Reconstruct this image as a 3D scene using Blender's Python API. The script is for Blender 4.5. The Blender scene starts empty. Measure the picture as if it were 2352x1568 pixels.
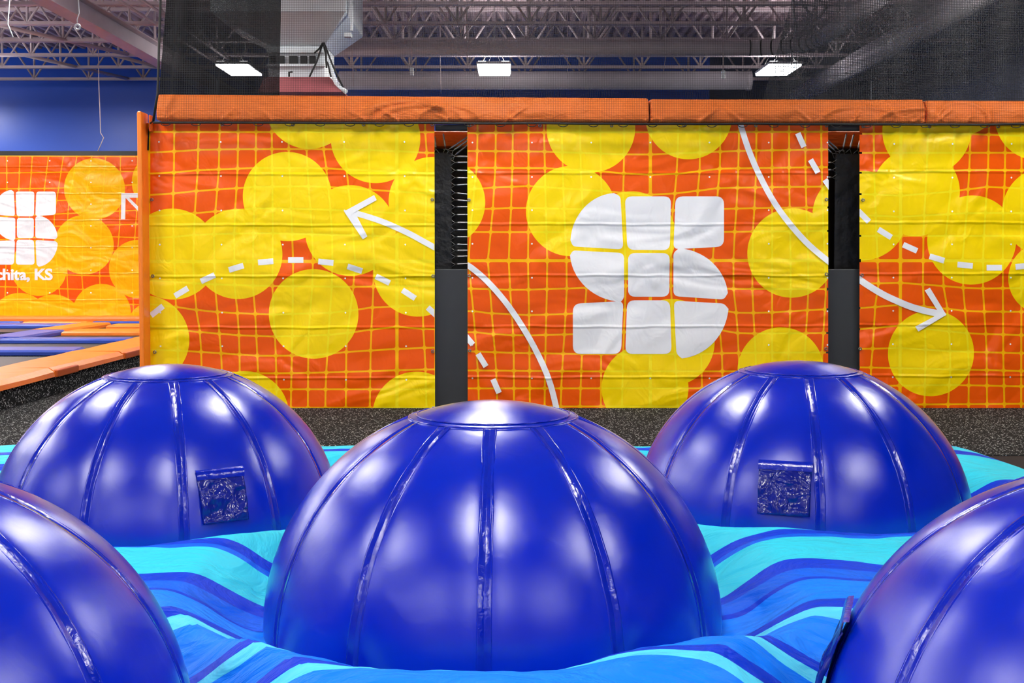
import bpy, math, random
from mathutils import Vector, noise
random.seed(7)
PI = math.pi
C = bpy.context.scene.collection
SC = bpy.context.scene

# ------------------------------------------------------------------ camera, world, exposure
FPX, CX, CY, PITCH, CAMZ = 2700.0, 1176.0, 682.0, math.radians(2.0), 1.84
cam_d = bpy.data.cameras.new('camera')
cam = bpy.data.objects.new('camera', cam_d); C.objects.link(cam)
cam_d.sensor_width = 36.0
cam_d.lens = 36.0 * FPX / 2352.0
cam_d.shift_y = (CY - 784.0) / 2352.0
cam_d.clip_start = 0.05
cam.location = (0, 0, CAMZ)
cam.rotation_euler = (PI / 2 - PITCH, 0, 0)
SC.camera = cam
SC.view_settings.view_transform = 'Standard'
SC.view_settings.look = 'None'
SC.view_settings.gamma = 1.0
SC.view_settings.use_curve_mapping = False
SC.view_settings.exposure = 0.0
w = bpy.data.worlds.new('world'); SC.world = w
w.use_nodes = True
w.node_tree.nodes['Background'].inputs[0].default_value = (0.8, 0.85, 1.0, 1)
w.node_tree.nodes['Background'].inputs[1].default_value = 0.3
LAMP_POWER = 76.0          # radiance of the lenses of the high bay lamps

CT, ST = math.cos(PITCH), math.sin(PITCH)
def at(px, py, Y):
    """point in the place, at distance Y, that the photograph shows at pixel (px, py)"""
    u = (px - CX) / FPX; v = (py - CY) / FPX
    dy = CT - v * ST
    k = Y / dy
    return Vector((u * k, Y, CAMZ + (-ST - v * CT) * k))

# ------------------------------------------------------------------ materials
def lin(c):
    return tuple(((x / 255.0) / 12.92 if x / 255.0 <= 0.04045 else (((x / 255.0) + 0.055) / 1.055) ** 2.4) for x in c) + (1.0,)

class NT:
    def __init__(s, name):
        s.m = bpy.data.materials.new(name); s.m.use_nodes = True
        s.t = s.m.node_tree; s.b = s.t.nodes['Principled BSDF']; s.out = s.t.nodes['Material Output']
    def n(s, kind, **kw):
        x = s.t.nodes.new(kind)
        for k, v in kw.items():
            if k.startswith('i_'): x.inputs[int(k[2:])].default_value = v
            else: setattr(x, k, v)
        return x
    def l(s, a, b): s.t.links.new(a, b)
    def math(s, op, a, b=None, c=None):
        x = s.n('ShaderNodeMath', operation=op)
        for i, v in enumerate((a, b, c)):
            if v is None: continue
            if hasattr(v, 'links'): s.l(v, x.inputs[i])
            else: x.inputs[i].default_value = v
        return x.outputs[0]
    def mix(s, f, a, b):
        x = s.n('ShaderNodeMix', data_type='RGBA')
        if hasattr(f, 'links'): s.l(f, x.inputs[0])
        else: x.inputs[0].default_value = f
        for i, v in ((6, a), (7, b)):
            if hasattr(v, 'links'): s.l(v, x.inputs[i])
            else: x.inputs[i].default_value = v
        return x.outputs[2]
    def pos(s, scale=None):
        tc = s.n('ShaderNodeTexCoord').outputs['Object']
        if scale is not None:
            mp = s.n('ShaderNodeMapping'); mp.inputs['Scale'].default_value = scale
            s.l(tc, mp.inputs[0]); return mp.outputs[0]
        return tc
    def noise(s, vec, scale, detail=2.0, dist=0.0):
        x = s.n('ShaderNodeTexNoise'); x.inputs['Scale'].default_value = scale
        x.inputs['Detail'].default_value = detail; x.inputs['Distortion'].default_value = dist
        s.l(vec, x.inputs['Vector']); return x.outputs[0]
    def bump(s, h, strength, dist=0.01):
        x = s.n('ShaderNodeBump'); x.inputs['Strength'].default_value = strength
        x.inputs['Distance'].default_value = dist
        s.l(h, x.inputs['Height']); s.l(x.outputs[0], s.b.inputs['Normal'])
        if hasattr(s, 'gloss'):
            s.l(x.outputs[0], s.gloss[0].inputs['Normal']); s.l(x.outputs[0], s.gloss[1].inputs['Normal'])
        return x
    def set(s, col=None, rough=None, metal=None, spec=None):
        if col is not None:
            if hasattr(col, 'links'): s.l(col, s.b.inputs['Base Color'])
            else: s.b.inputs['Base Color'].default_value = col
        if rough is not None: s.b.inputs['Roughness'].default_value = rough
        if metal is not None: s.b.inputs['Metallic'].default_value = metal
        if spec is not None: s.b.inputs['Specular IOR Level'].default_value = spec
        return s

def plain(name, rgb, rough=0.5, metal=0.0, spec=0.5, nscale=30.0, nb=0.15, nd=0.004, var=0.08):
    t = NT(name); c = lin(rgb)
    f = t.noise(t.pos(), nscale, 3)
    d = tuple(x * (1 - var * 2) for x in c[:3]) + (1,)
    t.set(t.mix(f, d, tuple(min(1, x * (1 + var)) for x in c[:3]) + (1,)), rough, metal, spec)
    if nb: t.bump(t.noise(t.pos(), nscale * 1.7, 3), nb, nd)
    return t.m

M = {}
def vinyl_gloss(t, rough, ior):
    # soft sheen of pvc: gaussian (Beckmann) gloss over a matt body, weighted by Fresnel
    t.b.inputs['Specular IOR Level'].default_value = 0.0; t.b.inputs['Roughness'].default_value = 1.0
    g = t.n('ShaderNodeBsdfAnisotropic'); g.distribution = 'BECKMANN'
    g.inputs['Color'].default_value = (1, 1, 1, 1)
    if hasattr(rough, 'links'): t.l(rough, g.inputs['Roughness'])
    else: g.inputs['Roughness'].default_value = rough
    fr = t.n('ShaderNodeFresnel'); fr.inputs['IOR'].default_value = ior
    mx = t.n('ShaderNodeMixShader')
    t.l(fr.outputs[0], mx.inputs[0]); t.l(t.b.outputs[0], mx.inputs[1]); t.l(g.outputs[0], mx.inputs[2])
    t.l(mx.outputs[0], t.out.inputs['Surface']); t.gloss = (g, fr)
# blue pvc of the domes
t = NT('blue_vinyl')
p = t.pos()
n1 = t.noise(p, 2.2, 3); n2 = t.noise(p, 9.0, 4, 0.8)
t.set(t.mix(n1, lin((0, 30, 166)), lin((0, 38, 190))), 0.36, 0, 0.9)
vinyl_gloss(t, t.math('MULTIPLY_ADD', n2, 0.06, 0.29), 1.62)
t.bump(t.math('ADD', t.math('MULTIPLY', n1, 1.0), t.math('MULTIPLY', t.math('POWER', n2, 3.0), 0.35)), 0.22, 0.02)
M['vinyl'] = t.m
t = NT('blue_seam_tape')
p = t.pos(); n2 = t.noise(p, 26.0, 3, 0.5)
t.set(t.mix(n2, lin((0, 24, 160)), lin((12, 40, 176))), 0.2, 0, 0.6)
vinyl_gloss(t, 0.22, 1.55)
t.bump(n2, 0.35, 0.008)
M['tape'] = t.m
t = NT('crumpled_dark_vinyl')
p = t.pos(); n2 = t.noise(p, 9.0, 2, 1.5)
t.set(lin((10, 26, 128)), 0.2, 0, 0.45)
t.bump(n2, 0.8, 0.03)
M['flap'] = t.m

# printed fabric of the inflated base: wavy bands across the pit
t = NT('striped_water_fabric')
p = t.pos()
sp = t.n('ShaderNodeSeparateXYZ'); t.l(p, sp.inputs[0])
mp = t.n('ShaderNodeMapping'); mp.inputs['Scale'].default_value = (0.9, 0.35, 0.0); t.l(p, mp.inputs[0])
wn = t.noise(mp.outputs[0], 1.0, 2.0)
mp2 = t.n('ShaderNodeMapping'); mp2.inputs['Scale'].default_value = (3.2, 1.2, 0.0); t.l(p, mp2.inputs[0])
wn2 = t.noise(mp2.outputs[0], 1.0, 1.0)
v = t.math('ADD', sp.outputs[1], t.math('MULTIPLY', t.math('SUBTRACT', wn, 0.5), 0.16))
v = t.math('ADD', v, t.math('MULTIPLY', t.math('SUBTRACT', wn2, 0.5), 0.07))
v = t.math('ADD', v, t.math('MULTIPLY', sp.outputs[0], -0.05))
v = t.math('DIVIDE', t.math('SUBTRACT', v, 2.0), 8.0)
AQ, DK, BL, CN, MB_ = (50, 204, 226), (0, 56, 204), (0, 126, 246), (84, 212, 240), (0, 96, 226)
bands = [(2.0, BL), (3.15, DK), (3.2, CN), (3.26, BL), (3.62, DK), (3.68, CN), (3.75, BL),
         (4.06, CN), (4.12, DK), (4.18, BL), (4.29, CN), (4.35, DK), (4.42, BL), (4.74, CN), (4.82, DK), (4.93, BL), (5.29, DK), (5.32, MB_),
         (5.55, DK), (5.68, AQ), (5.97, MB_), (6.0, DK), (6.07, AQ), (6.9, DK), (6.98, AQ), (7.3, DK), (7.42, AQ), (8.0, DK), (8.1, AQ), (8.34, DK), (8.42, AQ)]
cr = t.n('ShaderNodeValToRGB'); cr.color_ramp.interpolation = 'CONSTANT'
bands = [(y - ((.33 if 5.5 < y < 6.1 else .2 if 5.2 < y <= 5.5 else .13) if y > 2 else 0), c) for y, c in bands]
el = cr.color_ramp.elements
el.remove(el[1]); el[0].position = 0.0; el[0].color = lin(bands[0][1])
for (y, c) in bands[1:]:
    e = el.new((y - 2.0) / 8.0); e.color = lin(c)
t.l(v, cr.inputs[0])
t.set(cr.outputs[0], 0.55, 0, 0.12)
wr = t.noise(t.pos((1.0, 2.2, 1.0)), 2.2, 4, 1.6)
t.bump(wr, 0.6, 0.09)
M['fabric'] = t.m

# carpet: black with pale flecks
t = NT('speckled_carpet')
vo = t.n('ShaderNodeTexVoronoi'); vo.inputs['Scale'].default_value = 85.0
t.l(t.pos(), vo.inputs['Vector'])
sc = t.n('ShaderNodeSeparateColor'); t.l(vo.outputs['Color'], sc.inputs[0])
fl = t.math('GREATER_THAN', sc.outputs[0], 0.78)
fl = t.math('MULTIPLY', fl, t.math('LESS_THAN', vo.outputs['Distance'], 0.45))
big = t.noise(t.pos(), 260.0, 2)
base = t.mix(big, lin((8, 8, 9)), lin((50, 50, 50)))
t.set(t.mix(fl, base, t.mix(sc.outputs[1], lin((90, 92, 90)), lin((245, 248, 245)))), 0.95, 0, 0.1)
t.bump(big, 0.6, 0.01)
M['carpet'] = t.m

def grid_alpha(t, pitch, thread, sx='X', sz='Z'):
    p = t.pos(); s_ = t.n('ShaderNodeSeparateXYZ'); t.l(p, s_.inputs[0])
    def one(o):
        fr = t.math('FRACT', t.math('DIVIDE', o, pitch))
        return t.math('LESS_THAN', fr, thread)
    return t.math('MAXIMUM', one(s_.outputs[sx]), one(s_.outputs[sz]))
def net_mat(name, rgb, pitch, thread, sx='X'):
    t = NT(name)
    t.set(lin(rgb), 0.5, 0, 0.4)
    t.l(grid_alpha(t, pitch, thread, sx), t.b.inputs['Alpha'])
    return t.m
M['net'] = net_mat('black_netting', (20, 20, 23), 0.0165, 0.115)
t = NT('dense_black_netting'); t.set(lin((20, 23, 25)), 0.7, 0, 0.15)
t.l(t.math('MULTIPLY_ADD', t.noise(t.pos((6, 6, .3)), 1.0, 2), 0.08, 0.895), t.b.inputs['Alpha']); M['net_dense'] = t.m
M['net_side'] = net_mat('dark_side_netting', (20, 28, 42), 0.0165, 0.36)

t = NT('orange_pad_cloth')
p = t.pos()
n1 = t.noise(t.pos((3, 3, 8)), 2.5, 3, 0.6)
t.set(t.mix(n1, lin((228, 112, 36)), lin((244, 128, 52))), 0.55, 0, 0.3)
t.bump(n1, 0.5, 0.04)
M['orange_pad'] = t.m
M['orange_vinyl'] = plain('orange_vinyl', (255, 132, 36), 0.4, nscale=4, nb=0.3, nd=0.02)
M['orange_dark'] = plain('orange_flap_vinyl', (214, 98, 24), 0.45, nscale=4)
M['blue_pad'] = plain('blue_pad_vinyl', (44, 74, 176), 0.38, nscale=4, nb=0.3, nd=0.02)
M['bed'] = plain('woven_bed_black', (44, 42, 46), 0.5, nscale=60)
M['black_cloth'] = plain('black_bed_cloth', (14, 15, 18), 0.6, nscale=5, nb=0.5, nd=0.05)
M['black_metal'] = plain('black_powder_coated_steel', (16, 16, 17), 0.4)
M['grey_panel'] = plain('charcoal_panel', (50, 52, 54), 0.5, nscale=8)
M['rope'] = plain('black_rope', (12, 12, 12), 0.6, nscale=120)
M['steel'] = plain('galvanised_steel', (150, 150, 150), 0.3, 0.9, nscale=80)
M['white_print'] = plain('white_print', (236, 238, 240), 0.35, nscale=2, nb=0.2, nd=0.02, var=0.01)
M['deck'] = plain('painted_roof_deck', (196, 172, 180), 0.7, nscale=2, var=0.18)
M['joist'] = plain('painted_roof_steel', (196, 182, 188), 0.55, nscale=3, var=0.1)
M['duct'] = plain('grey_painted_duct', (196, 190, 198), 0.5, nscale=3)
M['white_metal'] = plain('white_sheet_metal', (226, 234, 240), 0.4, nscale=3)
M['maroon'] = plain('dusky_red_cloth', (150, 78, 84), 0.6, nscale=12)
M['vent_dark'] = plain('dark_vent_opening', (18, 18, 20), 0.7)
M['brown'] = plain('brown_painted_board', (104, 76, 56), 0.6, nscale=6)
M['concrete'] = plain('grey_concrete', (120, 118, 114), 0.7, nscale=6)
M['wall_blue'] = plain('glossy_blue_wall_paint', (0, 84, 214), 0.33, nscale=1.2, nb=0.1, nd=0.02, var=0.03)
M['wall_dark'] = plain('dark_navy_wall_paint', (16, 40, 86), 0.5, nscale=1.2)
M['wall_plain'] = plain('pale_wall_paint', (176, 176, 184), 0.6, nscale=1.2)
t = NT('lamp_lens'); t.set(lin((255, 255, 255)), 0.4)
t.b.inputs['Emission Color'].default_value = (1.0, 0.97, 0.93, 1)
t.b.inputs['Emission Strength'].default_value = LAMP_POWER
M['lens'] = t.m
t = NT('ceiling_fill_glow'); t.set(lin((255, 255, 255)), 0.4)  # upward glow added to the lamps to brighten the ceiling
t.b.inputs['Emission Color'].default_value = (1.0, 0.97, 0.95, 1)
t.b.inputs['Emission Strength'].default_value = LAMP_POWER * 0.32
M['uplens'] = t.m

def print_mats(name, circles, cell=(242, 90, 2), line=(255, 188, 0), yel=(255, 220, 0), yline=(255, 232, 30), creases=True):
    """ink of a printed banner: colours switch inside the yellow discs"""
    out = []
    for kind, a, b in (('cell', cell, yel), ('line', line, yline)):
        t = NT(name + '_' + kind + '_ink')
        p = t.pos(); sp = t.n('ShaderNodeSeparateXYZ'); t.l(p, sp.inputs[0])
        cur = None
        for (x, z, r) in circles:
            dx = t.math('SUBTRACT', sp.outputs[0], x); dz = t.math('SUBTRACT', sp.outputs[2], z)
            d = t.math('SUBTRACT', t.math('SQRT', t.math('ADD', t.math('MULTIPLY', dx, dx), t.math('MULTIPLY', dz, dz))), r)
            cur = d if cur is None else t.math('MINIMUM', cur, d)
        m = t.math('LESS_THAN', cur, 0.0)
        t.set(t.mix(m, lin(a), lin(b)), 0.3, 0, 0.28)
        banner_bump(t, sp)
        out.append(t.m)
    return out
def banner_bump(t, sp):
    # fold creases every 0.49 m, plus soft billows and radiating wrinkles
    wob = t.noise(t.pos((1.5, 1.0, 0.6)), 1.4, 2)
    z = t.math('ADD', sp.outputs[2], t.math('MULTIPLY', wob, 0.035))
    fr = t.math('ABSOLUTE', t.math('SUBTRACT', t.math('FRACT', t.math('DIVIDE', t.math('ADD', z, 0.405), 0.49)), 0.5))
    crease = t.math('MULTIPLY', t.math('SUBTRACT', 1.0, t.math('MINIMUM', t.math('MULTIPLY', fr, 24.0), 1.0)), 0.006)
    bil = t.math('MULTIPLY', t.noise(t.pos((0.9, 1, 1.5)), 1.3, 2, 0.9), 0.085)
    fine = t.math('MULTIPLY', t.noise(t.pos((1.4, 1, 1)), 4.0, 2, 1.2), 0.009)
    h = t.math('ADD', crease, t.math('ADD', bil, fine))
    x = t.n('ShaderNodeBump'); x.inputs['Strength'].default_value = 1.0; x.inputs['Distance'].default_value = 1.0
    t.l(h, x.inputs['Height']); t.l(x.outputs[0], t.b.inputs['Normal'])
t = NT('white_banner_ink'); p = t.pos(); sp = t.n('ShaderNodeSeparateXYZ'); t.l(p, sp.inputs[0])
t.set(lin((240, 242, 244)), 0.34, 0, 0.45); banner_bump(t, sp); M['white_ink'] = t.m

# ------------------------------------------------------------------ mesh and object helpers
class MB:
    def __init__(s): s.v = []; s.f = []; s.mi = []; s.smooth = []
    def add(s, vs, fs, mi=0, smooth=False):
        o = len(s.v); s.v += [tuple(v) for v in vs]
        for f in fs: s.f.append([i + o for i in f]); s.mi.append(mi); s.smooth.append(smooth)
        return s
    def box(s, a, b, mi=0):
        x0, y0, z0 = (min(a[i], b[i]) for i in range(3)); x1, y1, z1 = (max(a[i], b[i]) for i in range(3))
        return s.add([(x0, y0, z0), (x1, y0, z0), (x1, y1, z0), (x0, y1, z0), (x0, y0, z1), (x1, y0, z1), (x1, y1, z1), (x0, y1, z1)],
              [(0, 3, 2, 1), (4, 5, 6, 7), (0, 1, 5, 4), (1, 2, 6, 5), (2, 3, 7, 6), (3, 0, 4, 7)], mi)
    def bbox(s, a, b, r=0.01, mi=0):
        """box with chamfered edges"""
        x0, y0, z0 = (min(a[i], b[i]) for i in range(3)); x1, y1, z1 = (max(a[i], b[i]) for i in range(3))
        r = min(r, (x1 - x0) * .45, (y1 - y0) * .45, (z1 - z0) * .45)
        import bmesh
        bm = bmesh.new(); bmesh.ops.create_cube(bm, size=1.0)
        for v in bm.verts:
            v.co = Vector((x0 if v.co.x < 0 else x1, y0 if v.co.y < 0 else y1, z0 if v.co.z < 0 else z1))
        bmesh.ops.bevel(bm, geom=list(bm.edges), offset=r, segments=2, affect='EDGES', profile=0.5)
        bm.verts.ensure_lookup_table(); bm.verts.index_update()
        s.add([v.co[:] for v in bm.verts], [[v.index for v in f.verts] for f in bm.faces], mi)
        bm.free(); return s
    def tube(s, pts, r, seg=8, mi=0, caps=True, closed=False):
        pts = [Vector(p) for p in pts]; n = len(pts)
        rr = r if isinstance(r, (list, tuple)) else [r] * n
        vs = []; fs = []
        prev = None
        for i, p in enumerate(pts):
            a = pts[(i - 1) % n] if (i > 0 or closed) else pts[i]
            b = pts[(i + 1) % n] if (i < n - 1 or closed) else pts[i]
            d = (b - a).normalized()
            if prev is None:
                up = Vector((0, 0, 1)) if abs(d.z) < 0.9 else Vector((1, 0, 0))
                x = d.cross(up).normalized()
            else:
                x = (prev - d * prev.dot(d)).normalized()
            prev = x; y = d.cross(x)
            for k in range(seg):
                q = 2 * PI * k / seg
                vs.append(p + x * math.cos(q) * rr[i] + y * math.sin(q) * rr[i])
        for i in range(n - 1 if not closed else n):
            for k in range(seg):
                j = (i + 1) % n
                fs.append((i * seg + k, i * seg + (k + 1) % seg, j * seg + (k + 1) % seg, j * seg + k))
        s.add(vs, fs, mi, True)
        if caps and not closed:
            o = len(s.v) - len(vs)
            s.f.append([o + k for k in range(seg)][::-1]); s.mi.append(mi); s.smooth.append(False)
            s.f.append([o + (n - 1) * seg + k for k in range(seg)]); s.mi.append(mi); s.smooth.append(False)
        return s
    def bar(s, a, b, w, mi=0):
        return s.tube([a, b], w * 0.7071, 4, mi)

def obj(name, mb, mats, parent=None, origin=None, label=None):
    """link an MB (given in world coordinates) as one mesh object"""
    if not isinstance(mats, (list, tuple)): mats = [mats]
    o0 = Vector(origin) if origin is not None else (Vector(parent['_o']) if parent is not None else Vector((0, 0, 0)))
    me = bpy.data.meshes.new(name)
    me.from_pydata([tuple(Vector(v) - o0) for v in mb.v], [], mb.f)
    for m in mats: me.materials.append(M[m] if isinstance(m, str) else m)
    me.polygons.foreach_set('material_index', mb.mi)
    me.polygons.foreach_set('use_smooth', mb.smooth)
    me.update()
    o = bpy.data.objects.new(name, me); C.objects.link(o)
    if parent is not None:
        o.parent = parent
        po = Vector(parent['_o']); o.location = o0 - po
    else:
        o.location = o0
    o['_o'] = tuple(o0)
    if label: o['label'] = label
    return o
def thing(name, label, cat, loc, group=None):
    o = bpy.data.objects.new(name, None); C.objects.link(o); o.empty_display_size = 0.1
    o.location = loc; o['_o'] = tuple(loc); o['label'] = label; o['category'] = cat
    if group: o['group'] = group
    return o
def tag(o, label, cat, group=None, kind=None):
    o['label'] = label; o['category'] = cat
    if group: o['group'] = group
    if kind: o['kind'] = kind
    return o
def struct(name, mb, mats, origin=(0, 0, 0)):
    o = obj(name, mb, mats, origin=origin); o['kind'] = 'structure'; return o
def dup(root, loc, label=None):
    r = root.copy(); C.objects.link(r); r.location = loc; r['_o'] = tuple(loc)
    if label: r['label'] = label
    for ch in list(root.children):
        c = ch.copy(); C.objects.link(c); c.parent = r
        for g in ch.children:
            d = g.copy(); C.objects.link(d); d.parent = c
    return r

# ------------------------------------------------------------------ the hall
ZDECK, ZCH = CAMZ + 4.72, CAMZ + 3.8
XL, XR, YB, YF = -24.0, 8.2, 27.0, -9.0
ZC = CAMZ - 1.468            # carpeted platform
ZP = CAMZ - 1.2              # trampoline court level
DW = 11.3                    # the banner fence
mb = MB(); mb.box((XL, YF, -0.1), (XR, YB, 0.0)); struct('floor', mb, 'concrete')
mb = MB(); xs = at(1630, 180, YB).x
mb.box((XL, YB, 0), (xs, YB + .15, ZDECK + .2), 0); mb.box((xs, YB, 0), (XR, YB + .15, ZDECK + .2), 1)
struct('wall_back', mb, ['wall_blue', 'wall_dark'])
mb = MB(); mb.box((XL - .15, YF, 0), (XL, YB, ZDECK + .2)); struct('wall_left', mb, 'wall_plain')
mb = MB(); mb.box((XR, YF, 0), (XR + .15, 15.2, ZDECK + .2)); mb.box((XR + .01, 15.23, 0), (XR + .15, YB, ZDECK + .2)); struct('wall_right', mb, 'wall_dark')
mb = MB(); mb.box((XL, YF - .15, 0), (XR, YF, ZDECK + .2)); struct('wall_front', mb, 'wall_plain')
# corrugated roof deck, flutes running away from us
mb = MB()
prof = []; x = XL; pitch = 0.2
while x < XR:
    prof += [(x, ZDECK), (x + .07, ZDECK), (x + .10, ZDECK + .075), (x + .17, ZDECK + .075)]; x += pitch
vs = []; fs = []
for i, (a, z) in enumerate(prof):
    vs += [(a, YF, z), (a, YB, z)]
    if i: fs.append((2 * i - 2, 2 * i - 1, 2 * i + 1, 2 * i))
mb.add(vs, fs); mb.box((XL, YF, ZDECK + .09), (XR, YB, ZDECK + .2))
struct('ceiling', mb, 'deck')

# roof joists
def joist(Y, label):
    o = thing('roof_joist', label, 'joist', (0, Y, ZCH), 'roof joists under the deck')
    x0, x1 = -13.0, XR
    a = MB()
    for s_ in (-1, 1): a.box((x0, Y + s_ * .035 - .025, ZDECK - .07), (x1, Y + s_ * .035 + .025, ZDECK - .005))
    obj('top_chord', a, 'joist', o)
    a = MB()
    for s_ in (-1, 1):
        a.box((x0, Y + s_ * .04 - .03, ZCH), (x1, Y + s_ * .04 + .03, ZCH + .012))
        a.box((x0, Y + s_ * .012 - .005, ZCH + .012), (x1, Y + s_ * .012 + .005, ZCH + .06))
    obj('bottom_chord', a, 'joist', o)
    a = MB(); x = x0 + .3
    while x < x1 - .6:
        a.bar((x, Y, ZCH + .03), (x, Y, ZDECK - .03), .035)
        a.bar((x, Y, ZCH + .03), (x + .58, Y, ZDECK - .03), .03)
        a.bar((x, Y, ZCH + .03), (x - .58, Y, ZDECK - .03), .03)
        x += 1.18
    obj('web', a, 'joist', o)
JY = [16.4, 18.0, 19.5, 21.05, 22.55, 24.0, 25.6]
JL = ['pale steel roof joist nearest the viewer, at the very top edge',
      'pale steel roof joist with double bottom chord along the top edge of the picture',
      'pale steel roof joist second down from the top edge of the picture',
      'pale steel roof joist just in front of the upper round duct level',
      'pale steel roof joist crossing dark blue wall just under the upper duct',
      'pale steel roof joist crossing blue wall just above the lower round duct',
      'lowest looking roof joist, closest to the blue back wall']
for y, l in zip(JY, JL): joist(y, l)
# girder, conduits
g = thing('roof_girder', 'long pinkish steel beam running away under the joists at upper left', 'beam', (-6.42, 20, ZCH - .3))
a = MB(); a.box((-6.56, 12.5, ZCH - .02), (-6.28, YB, ZCH - .0)); a.box((-6.56, 12.5, ZCH - .32), (-6.28, YB, ZCH - .30)); a.box((-6.43, 12.5, ZCH - .30), (-6.41, YB, ZCH - .02))
obj('beam', a, 'joist', g)
for k, (x, dz, l) in enumerate(((-5.75, -.06, 'thin grey conduit pipe beside the roof beam, the left one'), (-5.45, -.03, 'thin grey conduit pipe nearer the black netting'))):
    a = MB(); a.tube([(x, 12.5, ZCH + dz), (x, 20, ZCH + dz), (x + .0, YB, ZCH + dz)], .022, 8)
    tag(obj('conduit_pipe', a, 'joist', origin=(x, 20, ZCH + dz)), l, 'pipe', 'conduit pipes beside the roof beam')
# angled bracing between joists at the upper left
for k, (x0, y0, x1, y1) in enumerate(((-8.6, 19.5, -7.3, 22.5), (-7.6, 22.6, -6.7, 25.6), (-9.3, 22.6, -8.3, 25.6), (-5.9, 22.6, -5.0, 25.6))):
    a = MB(); a.bar((x0, y0, ZCH + .03), (x1, y1, ZCH + .03), .05)
    tag(obj('diagonal_brace', a, 'joist', origin=(x0, y0, ZCH + .03)), 'pinkish steel brace running slantwise between two roof joists at upper left', 'brace', 'slanting braces between the joists')
# round ducts
def ribbed(pts, r, every):
    a = MB(); a.tube(pts, r, 28); return a
y1, z1 = 20.4, at(1176, 110, 20.4).z
d = thing('round_duct', 'grey round air duct, the upper one, bending towards us at its right end', 'duct', (0, y1, z1))
xa = at(760, 110, y1).x
pts = [(xa, y1, z1), (4.1, y1, z1)]
nseg = 8
for i in range(1, nseg + 1):
    q = PI / 2 * i / nseg
    pts.append((4.1 + 1.0 * math.sin(q), y1 - 1.0 * (1 - math.cos(q)), z1))
pts += [(5.1, 16.0, z1)]
a = MB(); a.tube(pts, .13, 24); obj('duct_pipe', a, 'duct', d)
for i in list(range(1, nseg + 2)) + [nseg + 2]:
    p0 = Vector(pts[i]); p1 = Vector(pts[min(i + 1, len(pts) - 1)]); dd = (p1 - p0).normalized() if i < len(pts) - 1 else Vector((0, -1, 0))
    a = MB(); a.tube([p0 - dd * .012, p0 + dd * .012], .137, 24); obj('joint_ring', a, 'rope', d)
y2, z2 = 24.0, at(1176, 185, 24.0).z
d = thing('round_duct', 'grey round air duct, the lower one in front of the blue wall', 'duct', (0, y2, z2))
a = MB(); a.tube([(at(780, 185, y2).x, y2, z2), (at(1725, 185, y2).x, y2, z2)], .19, 28); obj('duct_pipe', a, 'duct', d)
a = MB(); xe = at(1725, 185, y2).x; a.tube([(xe - .1, y2, z2), (xe, y2, z2)], .197, 28); obj('end_ring', a, 'duct', d)
z3 = CAMZ + 3.52
a = MB(); a.tube([(6.3, 12.5, z3), (6.3, 26.0, z3)], .2, 28)
tag(obj('round_duct', a, 'duct', origin=(6.3, 19, z3)), 'grey round duct slanting behind the netting along the dark right wall', 'duct')

# high bay lamps
def make_lamp():
    o = thing('high_bay_lamp', '', 'lamp', (0, 0, 0), 'rectangular high bay lamps')
    a = MB(); a.bbox((-.31, -.61, .0), (.31, .61, .05), .012); a.bbox((-.12, -.3, .05), (.12, .3, .10), .01); obj('housing', a, 'white_metal', o)
    for y0_, y1_l in ((-.59, -.05), (.05, .59)):
        a = MB(); a.box((-.29, y0_, -.028), (.29, y1_l, -.001)); obj('lens', a, 'lens', o)
    a = MB(); a.box((-.28, -.58, .052), (-.14, .58, .058)); a.box((.14, -.58, .052), (.28, .58, .058)); obj('added_uplight', a, 'uplens', o)  # unseen glowing strips added on top of the housing to light the deck
    for s_ in (-1, 1):
        a = MB(); a.tube([(-.2, s_ * .5, .05), (0, s_ * .5, .45), (.2, s_ * .5, .05)], .005, 5); a.tube([(0, s_ * .5, .45), (0, s_ * .5, ZDECK - 5.32)], .005, 5)
        obj('hanging_wire', a, 'steel', o)
    return o
lamp = make_lamp(); first = True
for yi, y in enumerate((21.95, 15.0, 8.9, 2.4, -4.1)):
    for xi, x in enumerate((-10.3, -5.06, -.33, 4.94)):
        if yi == 0: l = ['glowing lamp left of the picture by the blue wall', 'glowing lamp seen dimly through the dense black netting', 'glowing rectangular lamp in the middle, in front of the lower duct', 'glowing rectangular lamp at the right by the dark wall, seen slantwise'][xi]
        else: l = 'white rectangular high bay lamp hung overhead nearer the viewer'
        if yi == 1 and xi == 0: x -= .6
        if first: lamp.location = (x, y, 5.3); lamp['label'] = l; first = False
        else: dup(lamp, (x, y, 5.3), l)

for (x, y) in ((-15.5, 21.95), (-20.5, 21.95), (-13.2, 18.6), (-15.5, 15.0), (-20.5, 15.0), (-15.5, 8.9), (-20.5, 8.9), (-13.0, 24.6), (-11.5, 12.0), (-9.1, 18.4), (-17.5, 18.4)):  # extra lamps out of view, added to brighten the far court
    dup(lamp, (x, y, 5.3), 'white rectangular high bay lamp added out of view to brighten the far court')

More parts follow.
